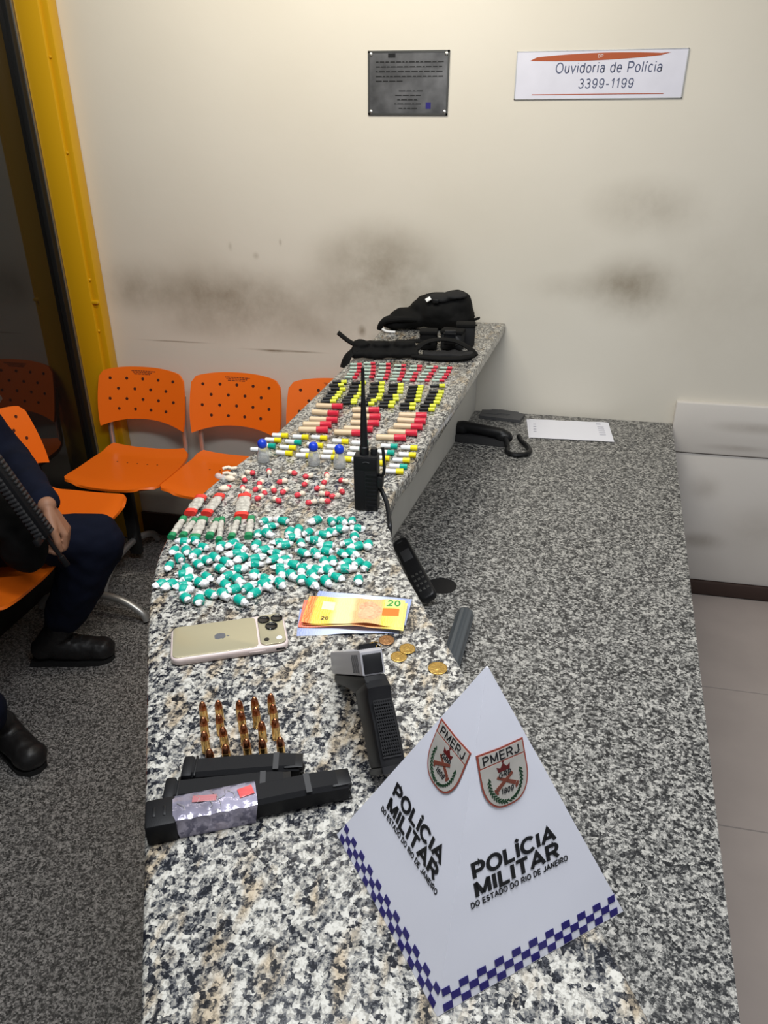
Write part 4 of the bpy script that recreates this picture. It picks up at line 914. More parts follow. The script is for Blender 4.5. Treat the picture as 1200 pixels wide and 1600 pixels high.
# loose cream bundles and clear scraps at the counter's outer edge
for (x, y, a, kind, lab) in ((358.4, 734.5, .3, 0, 'cream knotted plastic scrap furthest back at the counter\'s left edge'), (357.7, 743.4, -.1, 0, 'thin cream twisted scrap second from the back at the left edge'), (359.5, 752, 0, 1, 'chunky cream bundle lying before the twisted scraps at the left edge'), (346, 749, -.6, 2, 'crumpled clear plastic scrap at the counter\'s left edge'), (350.6, 767.5, .5, 1, 'cream bundle with a red tip behind the red taped pouches')):
    p = G(x, y); t = thing('plastic_scrap' if kind != 1 else 'cream_bundle', lab, 'packet', (p.x, p.y, K), a)
    bm = NB()
    if kind == 0: tube(bm, [(-.013, 0, .003), (-.004, .002, .005), (.005, -.001, .004), (.014, .004, .0025)], .0036, 10)
    elif kind == 1: ell(bm, (0, 0, .006), (.012, .007, .006), n=16)
    else:
        tube(bm, [(-.018, .004, .002), (-.006, -.003, .006), (.006, .003, .004), (.018, -.002, .002)], .0055, 10)
    for v in bm.verts: v.co += Vector((1, 1, .3))*noise.noise(v.co*300+Vector((x, y, 0)))*.0016
    for v in bm.verts: v.co.z = max(v.co.z, .0003)
    obj('bundle' if kind != 2 else 'film', bm, M_CREAM if kind != 2 else M_CLEAR, t, 60)
    if 'red tip' in lab:
        bm = NB(); ell(bm, (.009, .002, .008), (.006, .0045, .004), n=12); obj('red_tip', bm, M_PINKR, t, 60)
# ================================================================== taped pouches
def pouch(name, label, group, a, b, wide, thick, mt, mbody):
    c = (a+b)/2; L = (b-a).length; rz = math.atan2(b.y-a.y, b.x-a.x)
    t = thing(name, label, 'pouch', (c.x, c.y, K), rz, group)
    bm = NB(); rings = []
    for i in range(13):
        x = -L/2 + L*i/12; s = 1-.25*abs(i-6)/6 + .07*math.sin(i*1.7+wide*900)
        rings.append([Vector((x, wide/2*s*math.cos(q)*(abs(math.cos(q))**-.25 if abs(math.cos(q)) > .05 else 1), thick/2 + thick/2*s*math.sin(q))) for q in [2*PI*k/14 for k in range(14)]])
    loft(bm, rings); obj('pouch_body', bm, mbody, t, 60)
    for s in (-1, 1):
        tl = min(.011, L*.22); bm = NB(); x0 = s*(L/2-tl+.001); x1 = s*(L/2+.0015)
        loft(bm, [[Vector((x, (wide/2*.86+.001)*math.cos(q)*(abs(math.cos(q))**-.4 if abs(math.cos(q)) > .05 else 1), thick/2+(thick/2*.9+.0006)*math.sin(q))) for q in [2*PI*k/14 for k in range(14)]] for x in (x0, (x0+x1)/2, x1)])
        for v in bm.verts: v.co.z = max(.0002, v.co.z)
        obj('tape_end', bm, mt, t, 60)
for (x0, y0, x1, y1, w_, lab) in ((314.5, 777, 297, 802, .024, 'red taped flat pouch closest to the counter\'s left edge'), (343.6, 775, 322.5, 803, .022, 'red taped flat pouch in the middle, slanting left'), (382.5, 775, 377, 807, .028, 'widest red taped flat pouch, rightmost of three')):
    pouch('red_taped_pouch', lab, 'pouches with red tape ends', G(x0, y0, .005), G(x1, y1, .005), w_, .011, M_REDT, M_GREYP)
GP = [(287, 810, 267.5, 839), (304.6, 812.5, 285, 838), (317, 810.5, 303.5, 841.5), (339.3, 813, 327, 838.5), (346.8, 811, 342, 846), (372, 811, 361.5, 840), (392.5, 809.5, 388, 839)]
its = [(G(a, b, .005), G(c, d, .005)) for a, b, c, d in GP]
for i, (a, b) in enumerate(its):
    pouch('green_taped_pouch', 'slim clear pouch with green taped ends, %s from left in its row' % ORD[i], 'pouches with green tape ends', a, b, (.013, .013, .020, .014, .011, .013, .014)[i], .010, M_GRN, M_GREYP)
# ================================================================== heap of white packets with teal tape
def packet(seed):
    r = random.Random(seed); L = r.uniform(.027, .033); R0 = r.uniform(.0056, .0068); off = r.choice((-.003, -.002, 0, 0, .002, .004))
    t = thing('teal_banded_packet', '', 'packet', (0, 0, K), 0, 'white packets with teal tape bands')
    def ring(x, s, n=14):
        return [Vector((x, s*R0*1.08*math.cos(q), R0*.95+s*R0*.95*math.sin(q))) for q in [2*PI*k/n for k in range(n)]]
    bm = NB(); rings = []
    for i in range(15):
        u = i/14*2-1; s = max(.42+.2*math.sin(seed*3+u*2), (1-abs(u)**3.2)**.55)*(1-.16*max(0, abs(u)-.5)); rings.append(ring(u*L/2, s))
    loft(bm, rings)
    for v in bm.verts: v.co += Vector((0, 1, .4))*noise.noise(v.co*300+Vector((seed*3, 0, 0)))*.0030 + Vector((1, .4, 0))*noise.noise(v.co*260+Vector((0, seed*5, 0)))*.0032
    for v in bm.verts: v.co.z = max(.0002, v.co.z)
    obj('white_wrap', bm, M_WRAP, t, 60)
    bm = NB(); bw = L*r.uniform(.20, .25); sk = r.uniform(-.2, .2)
    rings = [[p+Vector((sk*p.y, 0, 0)) for p in ring(off+bw*u, 1.0+.12*(1-abs(u)**4)+.02)] for u in (-1, -.9, -.4, 0, .4, .9, 1)]
    loft(bm, rings)
    for v in bm.verts:
        v.co += Vector((0, 1, .4))*noise.noise(v.co*300+Vector((seed*3, 0, 0)))*.0026; v.co.z = max(.0001, v.co.z)
    obj('teal_band', bm, M_TEAL, t, 60)
    return t
zl = lambda x, y: (230+x/6.316, 800+y/6.316); zr = lambda x, y: (400+x/6, 790+y/6)
TL = [(365, 292, 0), (455, 285, 60), (555, 345, 20), (265, 375, -50), (385, 375, 80), (316, 445, 60), (475, 415, -40), (495, 510, 35), (575, 470, 25), (215, 530, -60), (395, 560, 45), (372, 612, -5), (400, 662, -15), (165, 712, -20), (240, 728, -30), (318, 712, -10), (375, 752, 0), (590, 640, 40), (530, 700, 15), (370, 840, 40), (530, 850, 100), (632, 805, 25), (765, 810, 45), (915, 870, 30), (735, 345, -60), (835, 318, -30), (905, 355, 20), (870, 408, -10), (670, 448, 30), (785, 498, 30), (925, 458, -30), (1085, 455, -15), (1065, 512, 0), (710, 555, 25), (915, 570, -5), (1062, 622, 100), (800, 632, -20), (895, 672, 45), (768, 715, 40), (905, 772, -20), (1030, 730, -35), (1060, 798, -30), (1150, 690, -40), (1165, 395, -15), (1075, 328, -60), (1098, 210, 100)]
TR = [(95, 145, -20), (235, 138, 10), (140, 190, -10), (105, 262, 30), (318, 250, -60), (395, 235, 110), (478, 252, -25), (635, 268, 8), (718, 240, 20), (555, 140, -20), (710, 140, 60), (797, 145, 30), (897, 140, 95), (805, 222, 0), (935, 215, 5), (923, 285, 80), (862, 350, -10), (935, 385, -15), (1050, 375, 95), (272, 352, -10), (225, 345, -5), (420, 345, 80), (550, 325, 10), (655, 375, 0), (660, 425, 10), (440, 440, 20), (560, 450, 50), (180, 440, 10), (182, 490, -20), (285, 508, -25), (265, 572, 0), (400, 590, -60), (825, 435, 40), (850, 530, -20), (852, 592, 0), (955, 535, -30), (1030, 568, -50), (690, 520, 80), (585, 572, 20), (650, 602, 30), (745, 660, 20), (960, 690, 95), (310, 655, 45), (425, 688, 90), (520, 660, 45), (535, 725, 40), (655, 705, 50), (215, 705, 50), (95, 692, 30), (60, 745, 30), (232, 640, 70), (890, 460, 30), (350, 300, -10), (620, 545, 70), (330, 570, 15)]
pk = [(*zl(x, y), a) for x, y, a in TL] + [(*zr(x, y), a) for x, y, a in TR]
pts = []
for x, y, a in pk:
    a0, a1 = G(x-6*math.cos(math.radians(a)), y-6*math.sin(math.radians(a)), .006), G(x+6*math.cos(math.radians(a)), y+6*math.sin(math.radians(a)), .006)
    pts.append([(a0+a1)/2, math.atan2(a1.y-a0.y, a1.x-a0.x)])
def seg(p): 
    d = Vector((math.cos(p[1]), math.sin(p[1]), 0)); return [p[0]+d*s for s in (-.0085, 0, .0085)]
for _ in range(40):
    for i in range(len(pts)):
        for j in range(i):
            if (pts[i][0]-pts[j][0]).length > .034: continue
            best = None
            for a in seg(pts[i]):
                for b in seg(pts[j]):
                    d = a-b; d.z = 0
                    if best is None or d.length < best.length: best = d
            if best.length < .0128:
                dv = (pts[i][0]-pts[j][0]); dv.z = 0
                n_ = best.normalized() if best.length > 1e-5 else dv.normalized()
                mv = n_*min(.0012, (.0128-best.length)*.35); pts[i][0] += mv; pts[j][0] -= mv
PKP = [packet(i+1) for i in range(6)]; used = [False]*6
order = sorted(range(len(pts)), key=lambda i: -pts[i][0].y); nrow = 12; per = math.ceil(len(order)/nrow)
for rn in range(nrow):
    for cn, i in enumerate(sorted(order[rn*per:(rn+1)*per], key=lambda i: pts[i][0].x)):
        k = random.randrange(6); p, hd = pts[i]; flip = PI if random.random() < .5 else 0
        lab = 'teal banded white packet, %s from left in the heap\'s %s band from the back' % (ORD[cn], ORD[rn])
        if not used[k]: PKP[k].location = (p.x, p.y, K); PKP[k].rotation_euler = (0, 0, hd+flip); PKP[k]['label'] = lab; used[k] = True
        else: dup(PKP[k], (p.x, p.y, K), hd+flip, lab)
for k in range(6):
    if not used[k]:
        for c in list(PKP[k].children): bpy.data.objects.remove(c)
        bpy.data.objects.remove(PKP[k])
# ================================================================== handheld radio standing on the counter
p = G(574, 793); ra = math.atan2(*(G(588, 795)-G(560, 793)).yx)
rd = thing('handheld_radio', 'black handheld radio with long antenna standing upright among the vials', 'radio', (p.x, p.y, K), ra)
bm = NB(); box(bm, (0, 0, .054), (.044, .030, .108), bev=.004); obj('body', bm, M_BLACK, rd)
bm = NB()
for i in range(9): box(bm, (.0105, -.0152, .012+i*.0075), (.020, .0022, .0042), bev=.0008)
box(bm, (-.0105, -.0150, .042), (.018, .0018, .076), bev=.0006); bt = obj('battery_ribs', bm, M_BLACK2, rd)
bm = NB(); box(bm, (0, -.0152, .094), (.040, .002, .022), bev=.0008); obj('battery_latch', bm, M_BLACK2, rd)
bm = NB(); tube(bm, [(-.004, -.0168, .097), (.002, -.0168, .0985), (.008, -.0168, .097)], .0008, 6); obj('latch_mark', bm, M_GREY, rd)
bm = NB(); lathe(bm, [(0, 0), (.0085, 0), (.0085, .014), (.0070, .016), (.0062, .055), (.0048, .085), (.0034, .120), (.0030, .158), (0, .160)], 16); obj('antenna', bm, M_BLACK, rd, loc=(-.004, 0, .107))
bm = NB(); lathe(bm, [(0, 0), (.0065, 0), (.0065, .011), (.0055, .0125), (0, .0125)], 16); obj('volume_knob', bm, M_BLACK, rd, loc=(.014, 0, .107))
bm = NB(); tube(bm, [(.023, -.004, .070), (.031, -.010, .072), (.034, -.012, .085), (.033, -.010, .108), (.031, -.008, .125)], .0028, 8); box(bm, (.026, -.004, .058), (.010, .022, .022), bev=.003); obj('side_plug', bm, M_BLACK, rd)
inv = Matrix.Rotation(-ra, 4, 'Z') @ Matrix.Translation(-rd.location)
pp = [inv @ q for q in (G(590, 755, .05), G(597, 768, .035), G(604, 785, .02), G(607, 803, .010), G(609, 822, .002), P(608, 838, K-.02), P(606, 852, K-.06))]
bm = NB(); tube(bm, pp, .0042, 10); obj('cable', bm, M_BLACK, rd)
# ================================================================== black backpack at the wall
def wp(x, y, Y): return PY(x, y, Y)
bp = thing('backpack', 'black backpack lying against the cream wall at the counter\'s far end', 'bag', (-.40, 2.63, K))
def bpart(name, bm, m, ang=35):
    for v in bm.verts: v.co = Vector((-.402+(v.co.x+.385)*.86, v.co.y, K+(v.co.z-K)*.80))
    return wobj(name, bm, m, bp, ang)
bm = NB()
ell(bm, (-.355, 2.645, K+.075), (.135, .085, .080)); ell(bm, (-.30, 2.65, K+.095), (.075, .075, .070)); ell(bm, (-.47, 2.63, K+.046), (.10, .070, .044))
ell(bm, (-.30, 2.65, K+.055), (.085, .085, .055)); ell(bm, (-.53, 2.60, K+.030), (.07, .05, .030))
b = blob(bm, .008, 4, .005, 22, 3)
for v in b.verts: v.co.z = max(v.co.z, K+.0005)
bpart('bag_body', b, M_NYLON, 180)
bm = NB(); ell(bm, (-.355, 2.615, K+.138), (.060, .045, .020)); ell(bm, (-.30, 2.62, K+.150), (.055, .045, .014)); b = blob(bm, .006, 3, .004, 30, 5); bpart('top_flap', b, M_NYLON2, 180)
bm = NB(); box(bm, (-.395, 2.573, K+.140), (.022, .010, .016), rot=Matrix.Rotation(-.5, 3, 'X') @ Matrix.Rotation(-.6, 3, 'Y'), bev=.002); bpart('white_tab', bm, M_WHITE2)
bm = NB(); box(bm, (-.365, 2.568, K+.135), (.026, .008, .016), bev=.003); bpart('buckle', bm, M_BLACK)
bm = NB(); tube(bm, [(-.59, 2.555, K+.010), (-.57, 2.55, K+.045), (-.50, 2.555, K+.058), (-.44, 2.57, K+.055)], .012, 10); bpart('shoulder_strap', bm, M_NYLON)
bm = NB(); tube(bm, [(-.575, 2.545, K+.014), (-.555, 2.54, K+.006), (-.52, 2.54, K+.005)], .0055, 8); bpart('white_lining', bm, M_WHITE2)
bm = NB(); box(bm, (-.232, 2.655, K+.036), (.075, .022, .008), rot=Matrix.Rotation(-.35, 3, 'Y'), bev=.002); bpart('webbing_strap', bm, M_NYLON)
bm = NB(); tube(bm, [(-.27, 2.575, K+.05), (-.235, 2.60, K+.03), (-.205, 2.64, K+.022)], .004, 8); bpart('strap_end', bm, M_NYLON)
# ================================================================== duty belt with pouches
db = thing('duty_belt', 'black duty belt with pouches lying across the counter before the backpack', 'belt', (-.42, 2.30, K))
bm = NB()
def strap(bm, pts, w_, th):                 # flat webbing: an oval section carried along the points
    pts = spline(pts, 6); rings = []
    for i, p in enumerate(pts):
        d = (pts[min(i+1, len(pts)-1)]-pts[max(i-1, 0)]).normalized(); h_ = V(-d.y, d.x, 0)
        h_ = h_.normalized() if h_.length > .05 else V(0, 1, 0)
        u_ = d.cross(h_); rings.append([p+h_*w_*math.cos(q)+u_*th*math.sin(q) for q in [2*PI*k/12 for k in range(12)]])
    loft(bm, rings)
strap(bm, [(-.582, 2.185, K+.020), (-.52, 2.205, K+.017), (-.44, 2.228, K+.016), (-.385, 2.24, K+.016)], .026, .015)
strap(bm, [(-.580, 2.215, K+.040), (-.52, 2.232, K+.036), (-.46, 2.245, K+.036), (-.40, 2.262, K+.034)], .020, .013)
for x, y, z in ((-.56, 2.205, .045), (-.50, 2.222, .042), (-.435, 2.238, .042)): ell(bm, (x, y, K+z), (.030, .022, .012))
b = blob(bm, .005, 2, .004, 35, 4)
for v in b.verts: v.co.z = max(v.co.z, K+.0006)
wobj('padded_belt', b, M_NYLON, db, 180)
bm = NB(); strap(bm, [(-.575, 2.205, K+.040), (-.600, 2.200, K+.056), (-.626, 2.195, K+.078)], .016, .006); strap(bm, [(-.572, 2.185, K+.030), (-.590, 2.168, K+.012), (-.600, 2.155, K-.020)], .018, .006); wobj('belt_end', bm, M_NYLON, db)
bm = NB(); strap(bm, [(-.405, 2.235, K+.014), (-.375, 2.262, K+.040), (-.33, 2.28, K+.050), (-.28, 2.288, K+.046), (-.235, 2.283, K+.028), (-.212, 2.270, K+.008)], .014, .0055); wobj('thigh_strap', bm, M_NYLON, db)
bm = NB(); box(bm, (-.295, 2.25, K+.012), (.155, .050, .020), rot=.12, bev=.008); b = blob(bm, .005, 2, .004, 40, 8); wobj('holster', b, M_NYLON2, db, 180)
bm = NB(); strap(bm, [(-.40, 2.222, K+.012), (-.33, 2.212, K+.010), (-.26, 2.222, K+.010), (-.215, 2.245, K+.016)], .012, .007); wobj('flat_strap', bm, M_NYLON, db)
for (x, y, sx, sy2, sz, rz, nm) in ((-.372, 2.355, .055, .05, .060, .1, 'magazine_pouch'), (-.296, 2.365, .070, .05, .062, -.1, 'utility_pouch'), (-.262, 2.42, .06, .05, .072, .1, 'utility_pouch')):
    bm = NB(); box(bm, (x, y, K+sz/2+.001), (sx, sy2, sz), rot=rz, bev=.008); pb = wobj(nm, bm, M_NYLON2 if 'utility' in nm else M_NYLON, db)
    bm = NB(); box(bm, (x, y-.002, K+sz-.003), (sx*1.04, sy2*1.04, .012), rot=rz, bev=.004); wobj('flap', bm, M_NYLON, pb, base=db.location)
bm = NB(); box(bm, (-.30, 2.325, K+.045), (.035, .014, .05), rot=.2, bev=.003)
for i in range(3): box(bm, (-.30, 2.317, K+.030+i*.015), (.040, .006, .006), bev=.001)
wobj('plastic_buckle', bm, M_BLACK, db)
bm = NB(); ell(bm, (-.29, 2.336, K+.034), (.020, .006, .018)); wobj('badge_disc', bm, M_GREY, db)
bm = NB(); strap(bm, [(-.48, 2.27, K+.022), (-.44, 2.31, K+.030), (-.39, 2.335, K+.030), (-.36, 2.33, K+.03)], .012, .006); wobj('loop_strap', bm, M_NYLON, db)
# ================================================================== things on the lower desk
t = thing('desk_phone', 'black desk telephone with coiled cord lying by the white riser', 'telephone', (-.19, 2.47, DZ), -.12)
bm = NB(); loft(bm, [[V(x, -.055, .001), V(x, .055, .001), V(x, .055, .014+h), V(x, -.055, .020+h)] for x, h in ((-.085, .006), (0, .008), (.085, .0))]); obj('base', bm, M_GREY, t)
bm = NB(); cap(bm, (-.085, -.02, .038), (-.070, -.02, .038), .026); cap(bm, (.070, -.03, .030), (.085, -.03, .028), .024); cap(bm, (-.07, -.02, .048), (.07, -.03, .040), .020); b = blob(bm, .004, 3); 
for v in b.verts: v.co.z = max(v.co.z, .018)
obj('handset', b, M_BLACK, t, 180)
bm = NB(); tube(bm, [(.085, -.045, .035), (.10, -.075, .012), (.105, -.105, .0075), (.13, -.125, .0075), (.165, -.110, .0075), (.175, -.075, .0075), (.160, -.035, .0085), (.135, -.005, .012), (.12, .02, .02)], .0085, 10)
bm2 = bm; obj('coiled_cord', bm2, M_BLACK, t)
t = thing('plastic_tray', 'flat dark grey plastic piece lying at the wall behind the desk phone', 'tray', (-.138, 2.715, DZ), -.06)
bm = NB(); prism(bm, [(-.085, -.040), (.068, -.052), (.078, .020), (.055, .030), (.052, .038), (-.010, .048), (-.050, .044), (-.050, .036), (-.085, .028)], .0005, .012)
es = [e for e in bm.edges if len(e.link_faces) == 2 and e.calc_face_angle(0) > .5]; bmesh.ops.bevel(bm, geom=es, offset=.002, segments=2, affect='EDGES'); obj('shell', bm, M_TRAY, t)
bm = NB(); box(bm, (0, .0, .0125), (.05, .004, .002), bev=.0005); box(bm, (-.03, -.012, .0125), (.10, .0015, .0012)); obj('raised_rib', bm, M_TRAY, t)
qs = [D(826, 655), D(950, 661), D(956, 691), D(826, 685)]; c = sum(qs, Vector())/4
for i, (dx, dy, rz, lab) in enumerate(((-.004, .002, .03, 'white paper sheet lowest in the small stack beside the desk phone'), (.004, -.003, .0, 'topmost white printed paper sheet on the desk'))):
    t = thing('paper_sheet', lab, 'paper', (c.x+dx, c.y+dy, DZ+.0004+.0022*i), rz+math.atan2(*(qs[1]-qs[0]).yx), 'papers on the desk')
    bm = NB(); n = 20; g = [[bm.verts.new((-.143+.286*k/n, -.096+.192*j/8, .0008+.0006*math.sin(k*.9+j*.4)*math.cos(j*.8))) for k in range(n+1)] for j in range(9)]
    for j in range(8):
        for k in range(n): bm.faces.new((g[j][k], g[j][k+1], g[j+1][k+1], g[j+1][k]))
    e = bmesh.ops.extrude_face_region(bm, geom=bm.faces[:])
    for v in e['geom']:
        if isinstance(v, bmesh.types.BMVert): v.co.z -= .0003
    obj('sheet', bm, M_PAPER, t, 60)
    if i:
        bm = NB(); box(bm, (.105, .075, .0019), (.016, .008, .0004)); 
        for k in range(5): box(bm, (.11, .045-k*.02, .0019), (.022, .003, .0004))
        for k in range(4): box(bm, (-.125, .04-k*.025, .0019), (.010, .004, .0004))
        obj('print_marks', bm, M_PRINT, t, flat=True)
a, b = P(672, 944, DZ+.012), P(624, 852, DZ+.062); d = (b-a)
hs = thing('cordless_handset', 'black cordless telephone handset leaning beside the cable hole', 'telephone', (a.x, a.y, DZ))
xx = d.normalized(); yy = V(0, 0, 1).cross(xx).normalized(); z_ = xx.cross(yy); yy, z_ = (yy*math.cos(.5)-z_*math.sin(.5)), (z_*math.cos(.5)+yy*math.sin(.5))
HM = Matrix(((xx.x, yy.x, z_.x, a.x), (xx.y, yy.y, z_.y, a.y), (xx.z, yy.z, z_.z, a.z+.012), (0, 0, 0, 1))); HL = d.length
bm = NB(); slab(bm, [(x+HL/2, y) for x, y in rrect(HL, .040, .014)], -.011, .011, .006); bm.transform(HM); body = wobj('body', bm, M_BLACK, hs, 50)
bm = NB(); box(bm, (HL*.70, 0, .0112), (.034, .024, .001), bev=.0004); bm.transform(HM); wobj('display', bm, M_GREY, body, base=hs.location)
for r in range(4):
    for k in range(3):
        bm = NB(); box(bm, (HL*.10+r*.0155+.008, (k-1)*.0100, .0112), (.0062, .0062, .0014), bev=.0006); bm.transform(HM); wobj('key', bm, M_STEELR, body, base=hs.location)
bm = NB(); box(bm, (HL*.93, 0, .0110), (.004, .014, .001)); bm.transform(HM); wobj('earpiece', bm, M_GREY, body, base=hs.location)
bm = NB(); box(bm, (HL*.62, 0, -.026), (.045, .030, .030), bev=.004); bm.transform(HM)
for v in bm.verts: v.co.z = max(v.co.z, DZ+.0005) if v.co.z > DZ+.02 else DZ+.0005
wobj('charging_cradle', bm, M_BLACK, hs)
a, b = P(727, 960, DZ+.02), P(700, 1050, DZ+.02); d = (b-a); d.z = 0; L_t = .26
t = thing('plastic_tube', 'dark grey ribbed tube lying on the desk against the counter', 'tube', (a.x, a.y, DZ), math.atan2(d.y, d.x))
bm = NB(); n = 40
def tr(x): return [Vector((x, (.0185+.0012*math.cos(9*q))*math.cos(q), .0198+(.0185+.0012*math.cos(9*q))*math.sin(q))) for q in [2*PI*k/n for k in range(n)]]
loft(bm, [tr(0), tr(L_t)]); obj('ribbed_shell', bm, mat('slate plastic', (.06, .068, .075), .35), t, 25)
# ================================================================== seated person in navy uniform
pe = thing('person', 'seated person in navy uniform and black boots holding a black rifle', 'person', (-1.66, 1.62, 0))
sh_l, sh_r = V(-1.74, 1.79, 1.03), V(-1.72, 1.44, 1.03)
el_l, el_r = V(-1.62, 1.87, .76), V(-1.58, 1.36, .80)
wr_l = V(-1.318, 1.618, .742); wr_r = V(-1.53, 1.40, .86)
hip_l, hip_r = V(-1.70, 1.71, .535), V(-1.70, 1.53, .535)
kn_l, kn_r = V(-1.335, 1.835, .515), V(-1.43, 1.17, .52)
an_l, an_r = V(-1.565, 1.835, .12), V(-1.475, 1.395, .12)
def limb(bm, a, b, r0, r1): cap(bm, a, b, r0, r1)
bm = NB()
hd = V(-1.67, 1.62, 1.30)
ell(bm, hd, (.098, .078, .118)); ell(bm, hd+V(.035, 0, -.055), (.062, .058, .065)); cap(bm, V(-1.735, 1.62, 1.04), hd+V(-.03, 0, -.08), .062, .055)
cap(bm, hd+V(.095, 0, .005), hd+V(.113, 0, -.025), .010, .015); ell(bm, hd+V(.088, 0, -.065), (.014, .026, .009))
for s in (-1, 1): ell(bm, hd+V(-.005, s*.079, -.005), (.022, .010, .033)); ell(bm, hd+V(.080, s*.032, .012), (.014, .016, .010))
ell(bm, V(-1.735, 1.62, .88), (.10, .16, .20)); ell(bm, V(-1.715, 1.62, .62), (.11, .15, .14))
for a, b, c in ((sh_l, el_l, wr_l), (sh_r, el_r, wr_r)): limb(bm, a, b, .045, .038); limb(bm, b, c, .038, .026)
for a, b, c in ((hip_l, kn_l, an_l), (hip_r, kn_r, an_r)): limb(bm, a, b, .065, .05); limb(bm, b, c, .048, .034)
# left hand: palm, four curled fingers and a thumb resting on the rifle and thigh
def hand(bm, wr, fwd, side, nrm, curl=1.0, sc=1.0):      # side = towards the thumb, nrm = back of the hand
    fwd, side, nrm = fwd.normalized(), side.normalized(), nrm.normalized()
    pts = lambda f, s, n: wr + (fwd*f + side*s + nrm*n)*sc
    for s in (-.026, -.009, .009, .026): cap(bm, pts(.012, s*.6, 0), pts(.082, s, 0), .0145*sc, .0115*sc)
    for s, l in ((-.028, .8), (-.0095, .93), (.0095, 1.0), (.028, .92)):
        k0 = pts(.084, s, .002); k1 = pts(.084+.040*l*math.cos(.55*curl), s*.95, -.040*l*math.sin(.55*curl))
        k2 = k1 + (fwd*math.cos(1.5*curl) - nrm*math.sin(1.5*curl))*.027*l*sc; k3 = k2 + (fwd*math.cos(2.3*curl)-nrm*math.sin(2.3*curl))*.021*l*sc
        cap(bm, k0, k1, .0100*sc, .0090*sc, 10); cap(bm, k1, k2, .0090*sc, .0082*sc, 10); cap(bm, k2, k3, .0082*sc, .0070*sc, 10)
    t0 = pts(.022, .022, -.004); t1 = pts(.058, .046, -.010); t2 = pts(.090, .050, -.018); t3 = pts(.112, .045, -.026)
    cap(bm, t0, t1, .0155*sc, .0118*sc, 10); cap(bm, t1, t2, .0112*sc, .0098*sc, 10); cap(bm, t2, t3, .0098*sc, .0078*sc, 10)
hand(bm, wr_l, V(.42, .05, -.9), V(.42, -.80, .15), V(.75, .5, .40), 1.05, 1.06)
hand(bm, wr_r, V(.75, .25, -.25), V(0, .6, .6), V(.3, -.6, .5), 1.0, .95)
b = blob(bm, .0042, 2); wobj('body', b, M_SKIN, pe, 180)
bm = NB(); ell(bm, hd+V(-.012, 0, .030), (.100, .084, .100)); b = blob(bm, .006, 2, .003, 40)
for v in list(b.verts):
    if v.co.x > hd.x+.055 and v.co.z < hd.z+.06: b.verts.remove(v)
wobj('hair', b, M_HAIR, pe, 180)
for sg_ in (-1, 1):
    bm = NB(); ell(bm, hd+V(.0935, sg_*.032, .010), (.0035, .0085, .0045)); wobj('eye', bm, M_EYE, pe, 180)
    bm = NB(); tube(bm, [hd+V(.089, sg_*.048, .026), hd+V(.096, sg_*.033, .030), hd+V(.097, sg_*.018, .027)], .0032, 6); wobj('eyebrow', bm, M_HAIR, pe, 180)
# jacket
bm = NB(); ell(bm, V(-1.735, 1.62, .87), (.145, .205, .22)); ell(bm, V(-1.71, 1.62, .64), (.15, .19, .15)); cap(bm, V(-1.735, 1.62, 1.02), V(-1.73, 1.62, 1.09), .085, .070)
for a, b_, c in ((sh_l, el_l, wr_l), (sh_r, el_r, wr_r)):
    limb(bm, a, b_, .075, .060); e = b_.lerp(c, .90); limb(bm, b_, e, .060, .047)
b = blob(bm, .009, 3, .010, 9, 2); wobj('jacket', b, M_NAVY, pe, 180)
# trousers, bloused into the boots
bm = NB(); ell(bm, V(-1.70, 1.62, .575), (.15, .185, .11))
for a, k_, n_ in ((hip_l, kn_l, an_l), (hip_r, kn_r, an_r)):
    limb(bm, a, k_, .098, .083); limb(bm, k_, k_.lerp(n_, .45), .083, .084); limb(bm, k_.lerp(n_, .45), k_.lerp(n_, .80), .084, .066)
b = blob(bm, .009, 3, .011, 10, 6)
for v in b.verts:
    if v.co.z > .40 and v.co.x < -1.46: v.co.z = max(v.co.z, .476)
wobj('trousers', b, M_NAVY, pe, 180)
# boots
def boot(heel, toe, ank, shank):
    bm = NB(); d = (toe-heel).normalized(); sd = V(-d.y, d.x, 0); L = (toe-heel).length
    up = V(0, 0, 1)
    f = lambda x, s, z: heel + d*x + sd*s + up*z
    cap(bm, f(.045, 0, .060), f(.10, 0, .075), .042, .042); cap(bm, f(.10, 0, .062), f(L-.055, 0, .045), .046, .043); ell(bm, f(L-.050, 0, .045), (.052, .048, .042)); 
    cap(bm, f(.065, 0, .08), ank, .044, .047); top = ank + (shank-ank).normalized()*.13; cap(bm, ank, top, .047, .056)
    b = blob(bm, .006, 3, .003, 30)
    for v in b.verts: v.co.z = max(v.co.z, .016)
    bo = wobj('boot', b, M_LEATH, pe, 180)
    bm = NB(); o = [(.0, .030), (.0, -.030), (.08, -.034), (L*.6, -.044), (L-.05, -.045), (L-.016, -.028), (L-.006, 0), (L-.016, .028), (L-.05, .045), (L*.6, .044), (.08, .034)]
    loft(bm, [[f(x, s, z) for x, s in o] for z in (.0008, .017)]); wobj('sole', bm, M_SOLE, bo, base=pe.location)
    for i in range(5):
        q = f(L-.105-.026*i, 0, .092+.010*i+(.022*max(0, i-2)));
        bm = NB(); tube(bm, [q+sd*.026-up*.010, q+up*.006, q-sd*.026-up*.010], .0035, 6); wobj('lace', bm, M_SOLE, bo, base=pe.location)
boot(V(-1.668, 1.800, 0), V(-1.392, 1.885, 0), V(-1.560, 1.830, .13), kn_l); boot(V(-1.545, 1.45, 0), V(-1.322, 1.345, 0), V(-1.478, 1.392, .13), kn_r)
# thigh pouch
bm = NB(); ell(bm, V(-1.37, 1.545, .665), (.080, .045, .105)); ell(bm, V(-1.42, 1.535, .735), (.10, .05, .09)); b = blob(bm, .007, 3, .005, 20, 9); wobj('belly_pouch', b, M_NYLON, pe, 180)
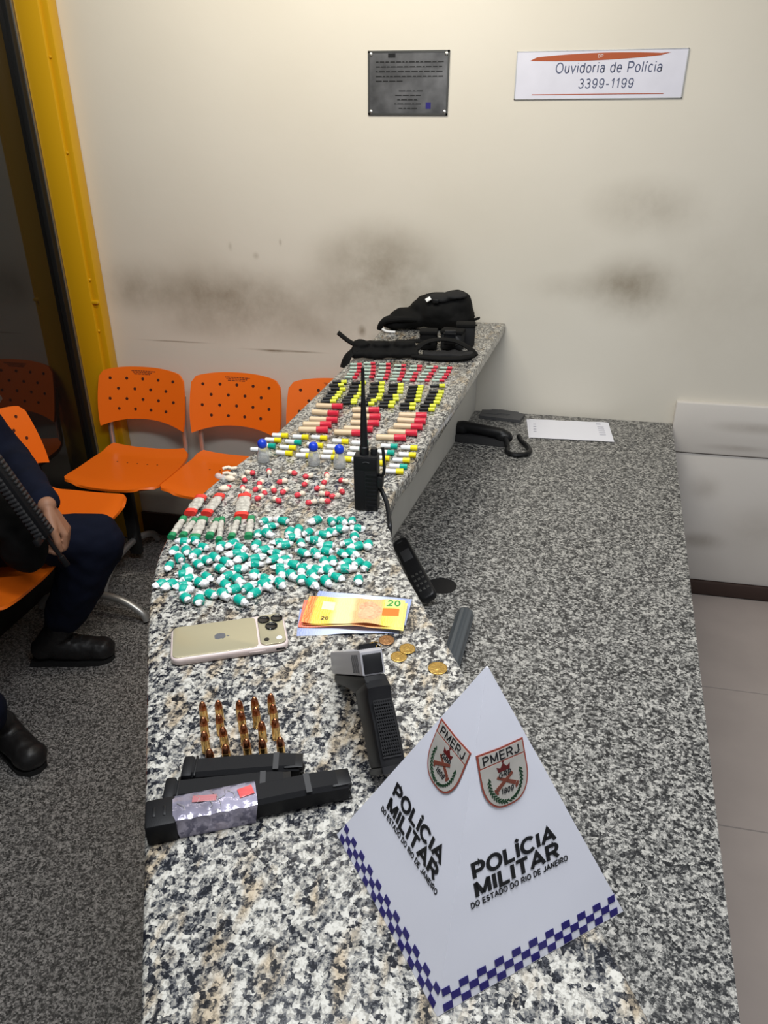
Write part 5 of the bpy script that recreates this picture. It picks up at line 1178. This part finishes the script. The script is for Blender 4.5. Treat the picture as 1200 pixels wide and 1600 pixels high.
# ================================================================== rifle held muzzle down
ri = thing('rifle', 'black rifle held muzzle down across the seated person\'s lap', 'rifle', (-1.30, 1.48, .55))
mz, hg, back = wp(99, 887, 1.505), wp(72, 838, 1.50), wp(0, 752, 1.47)
ax = (hg-back).normalized(); axm = (mz-hg).normalized(); ax = (mz-back).normalized()
top = V(.0, -.75, .45); top = (top-ax*top.dot(ax)).normalized(); sd = ax.cross(top)
Rm = Matrix(((ax.x, sd.x, top.x, hg.x), (ax.y, sd.y, top.y, hg.y), (ax.z, sd.z, top.z, hg.z), (0, 0, 0, 1)))      # x to the muzzle from the handguard's end
def robj(name, bm, m, par=None): bm.transform(Rm); return wobj(name, bm, m, par or ri, base=ri.location)
bm = NB(); box(bm, (-.145, 0, 0), (.29, .042, .048), bev=.010); hgd = robj('handguard', bm, M_BLACK2)
bm = NB()
for i in range(24): box(bm, (-.286+i*.012, 0, .0275), (.006, .021, .008), bev=.0008)
for i in range(24):
    for s in (-1, 1): box(bm, (-.286+i*.012, s*.0235, 0), (.006, .006, .019), bev=.0008)
box(bm, (-.145, 0, .0235), (.285, .018, .004)); robj('rails', bm, M_GREY, hgd)
bm = NB(); cyl(bm, (-.02, 0, 0), (.072, 0, 0), .0062, n=16); robj('barrel', bm, M_BLACK)
bm = NB(); lathe(bm, [(.0062, 0), (.0088, .002), (.0088, .030), (.0075, .033), (.003, .033)], 16, Matrix.Translation((.067, 0, 0)) @ Matrix.Rotation(PI/2, 4, 'Y')); robj('flash_hider', bm, M_BLACK2)
bm = NB(); box(bm, (-.385, 0, -.005), (.20, .035, .060), bev=.008); robj('receiver', bm, M_BLACK2)
bm = NB(); box(bm, (-.35, 0, -.105), (.062, .024, .17), rot=Matrix.Rotation(.15, 3, 'Y'), bev=.006); robj('magazine', bm, M_BLACK)
bm = NB(); box(bm, (-.475, 0, -.075), (.035, .028, .10), rot=Matrix.Rotation(-.35, 3, 'Y'), bev=.010); robj('pistol_grip', bm, M_BLACK2)
bm = NB(); box(bm, (-.595, 0, -.018), (.20, .036, .085), bev=.014); robj('stock', bm, M_BLACK2)
bm = NB(); box(bm, (-.01, 0, .040), (.020, .014, .030), bev=.003); robj('front_sight', bm, M_BLACK)
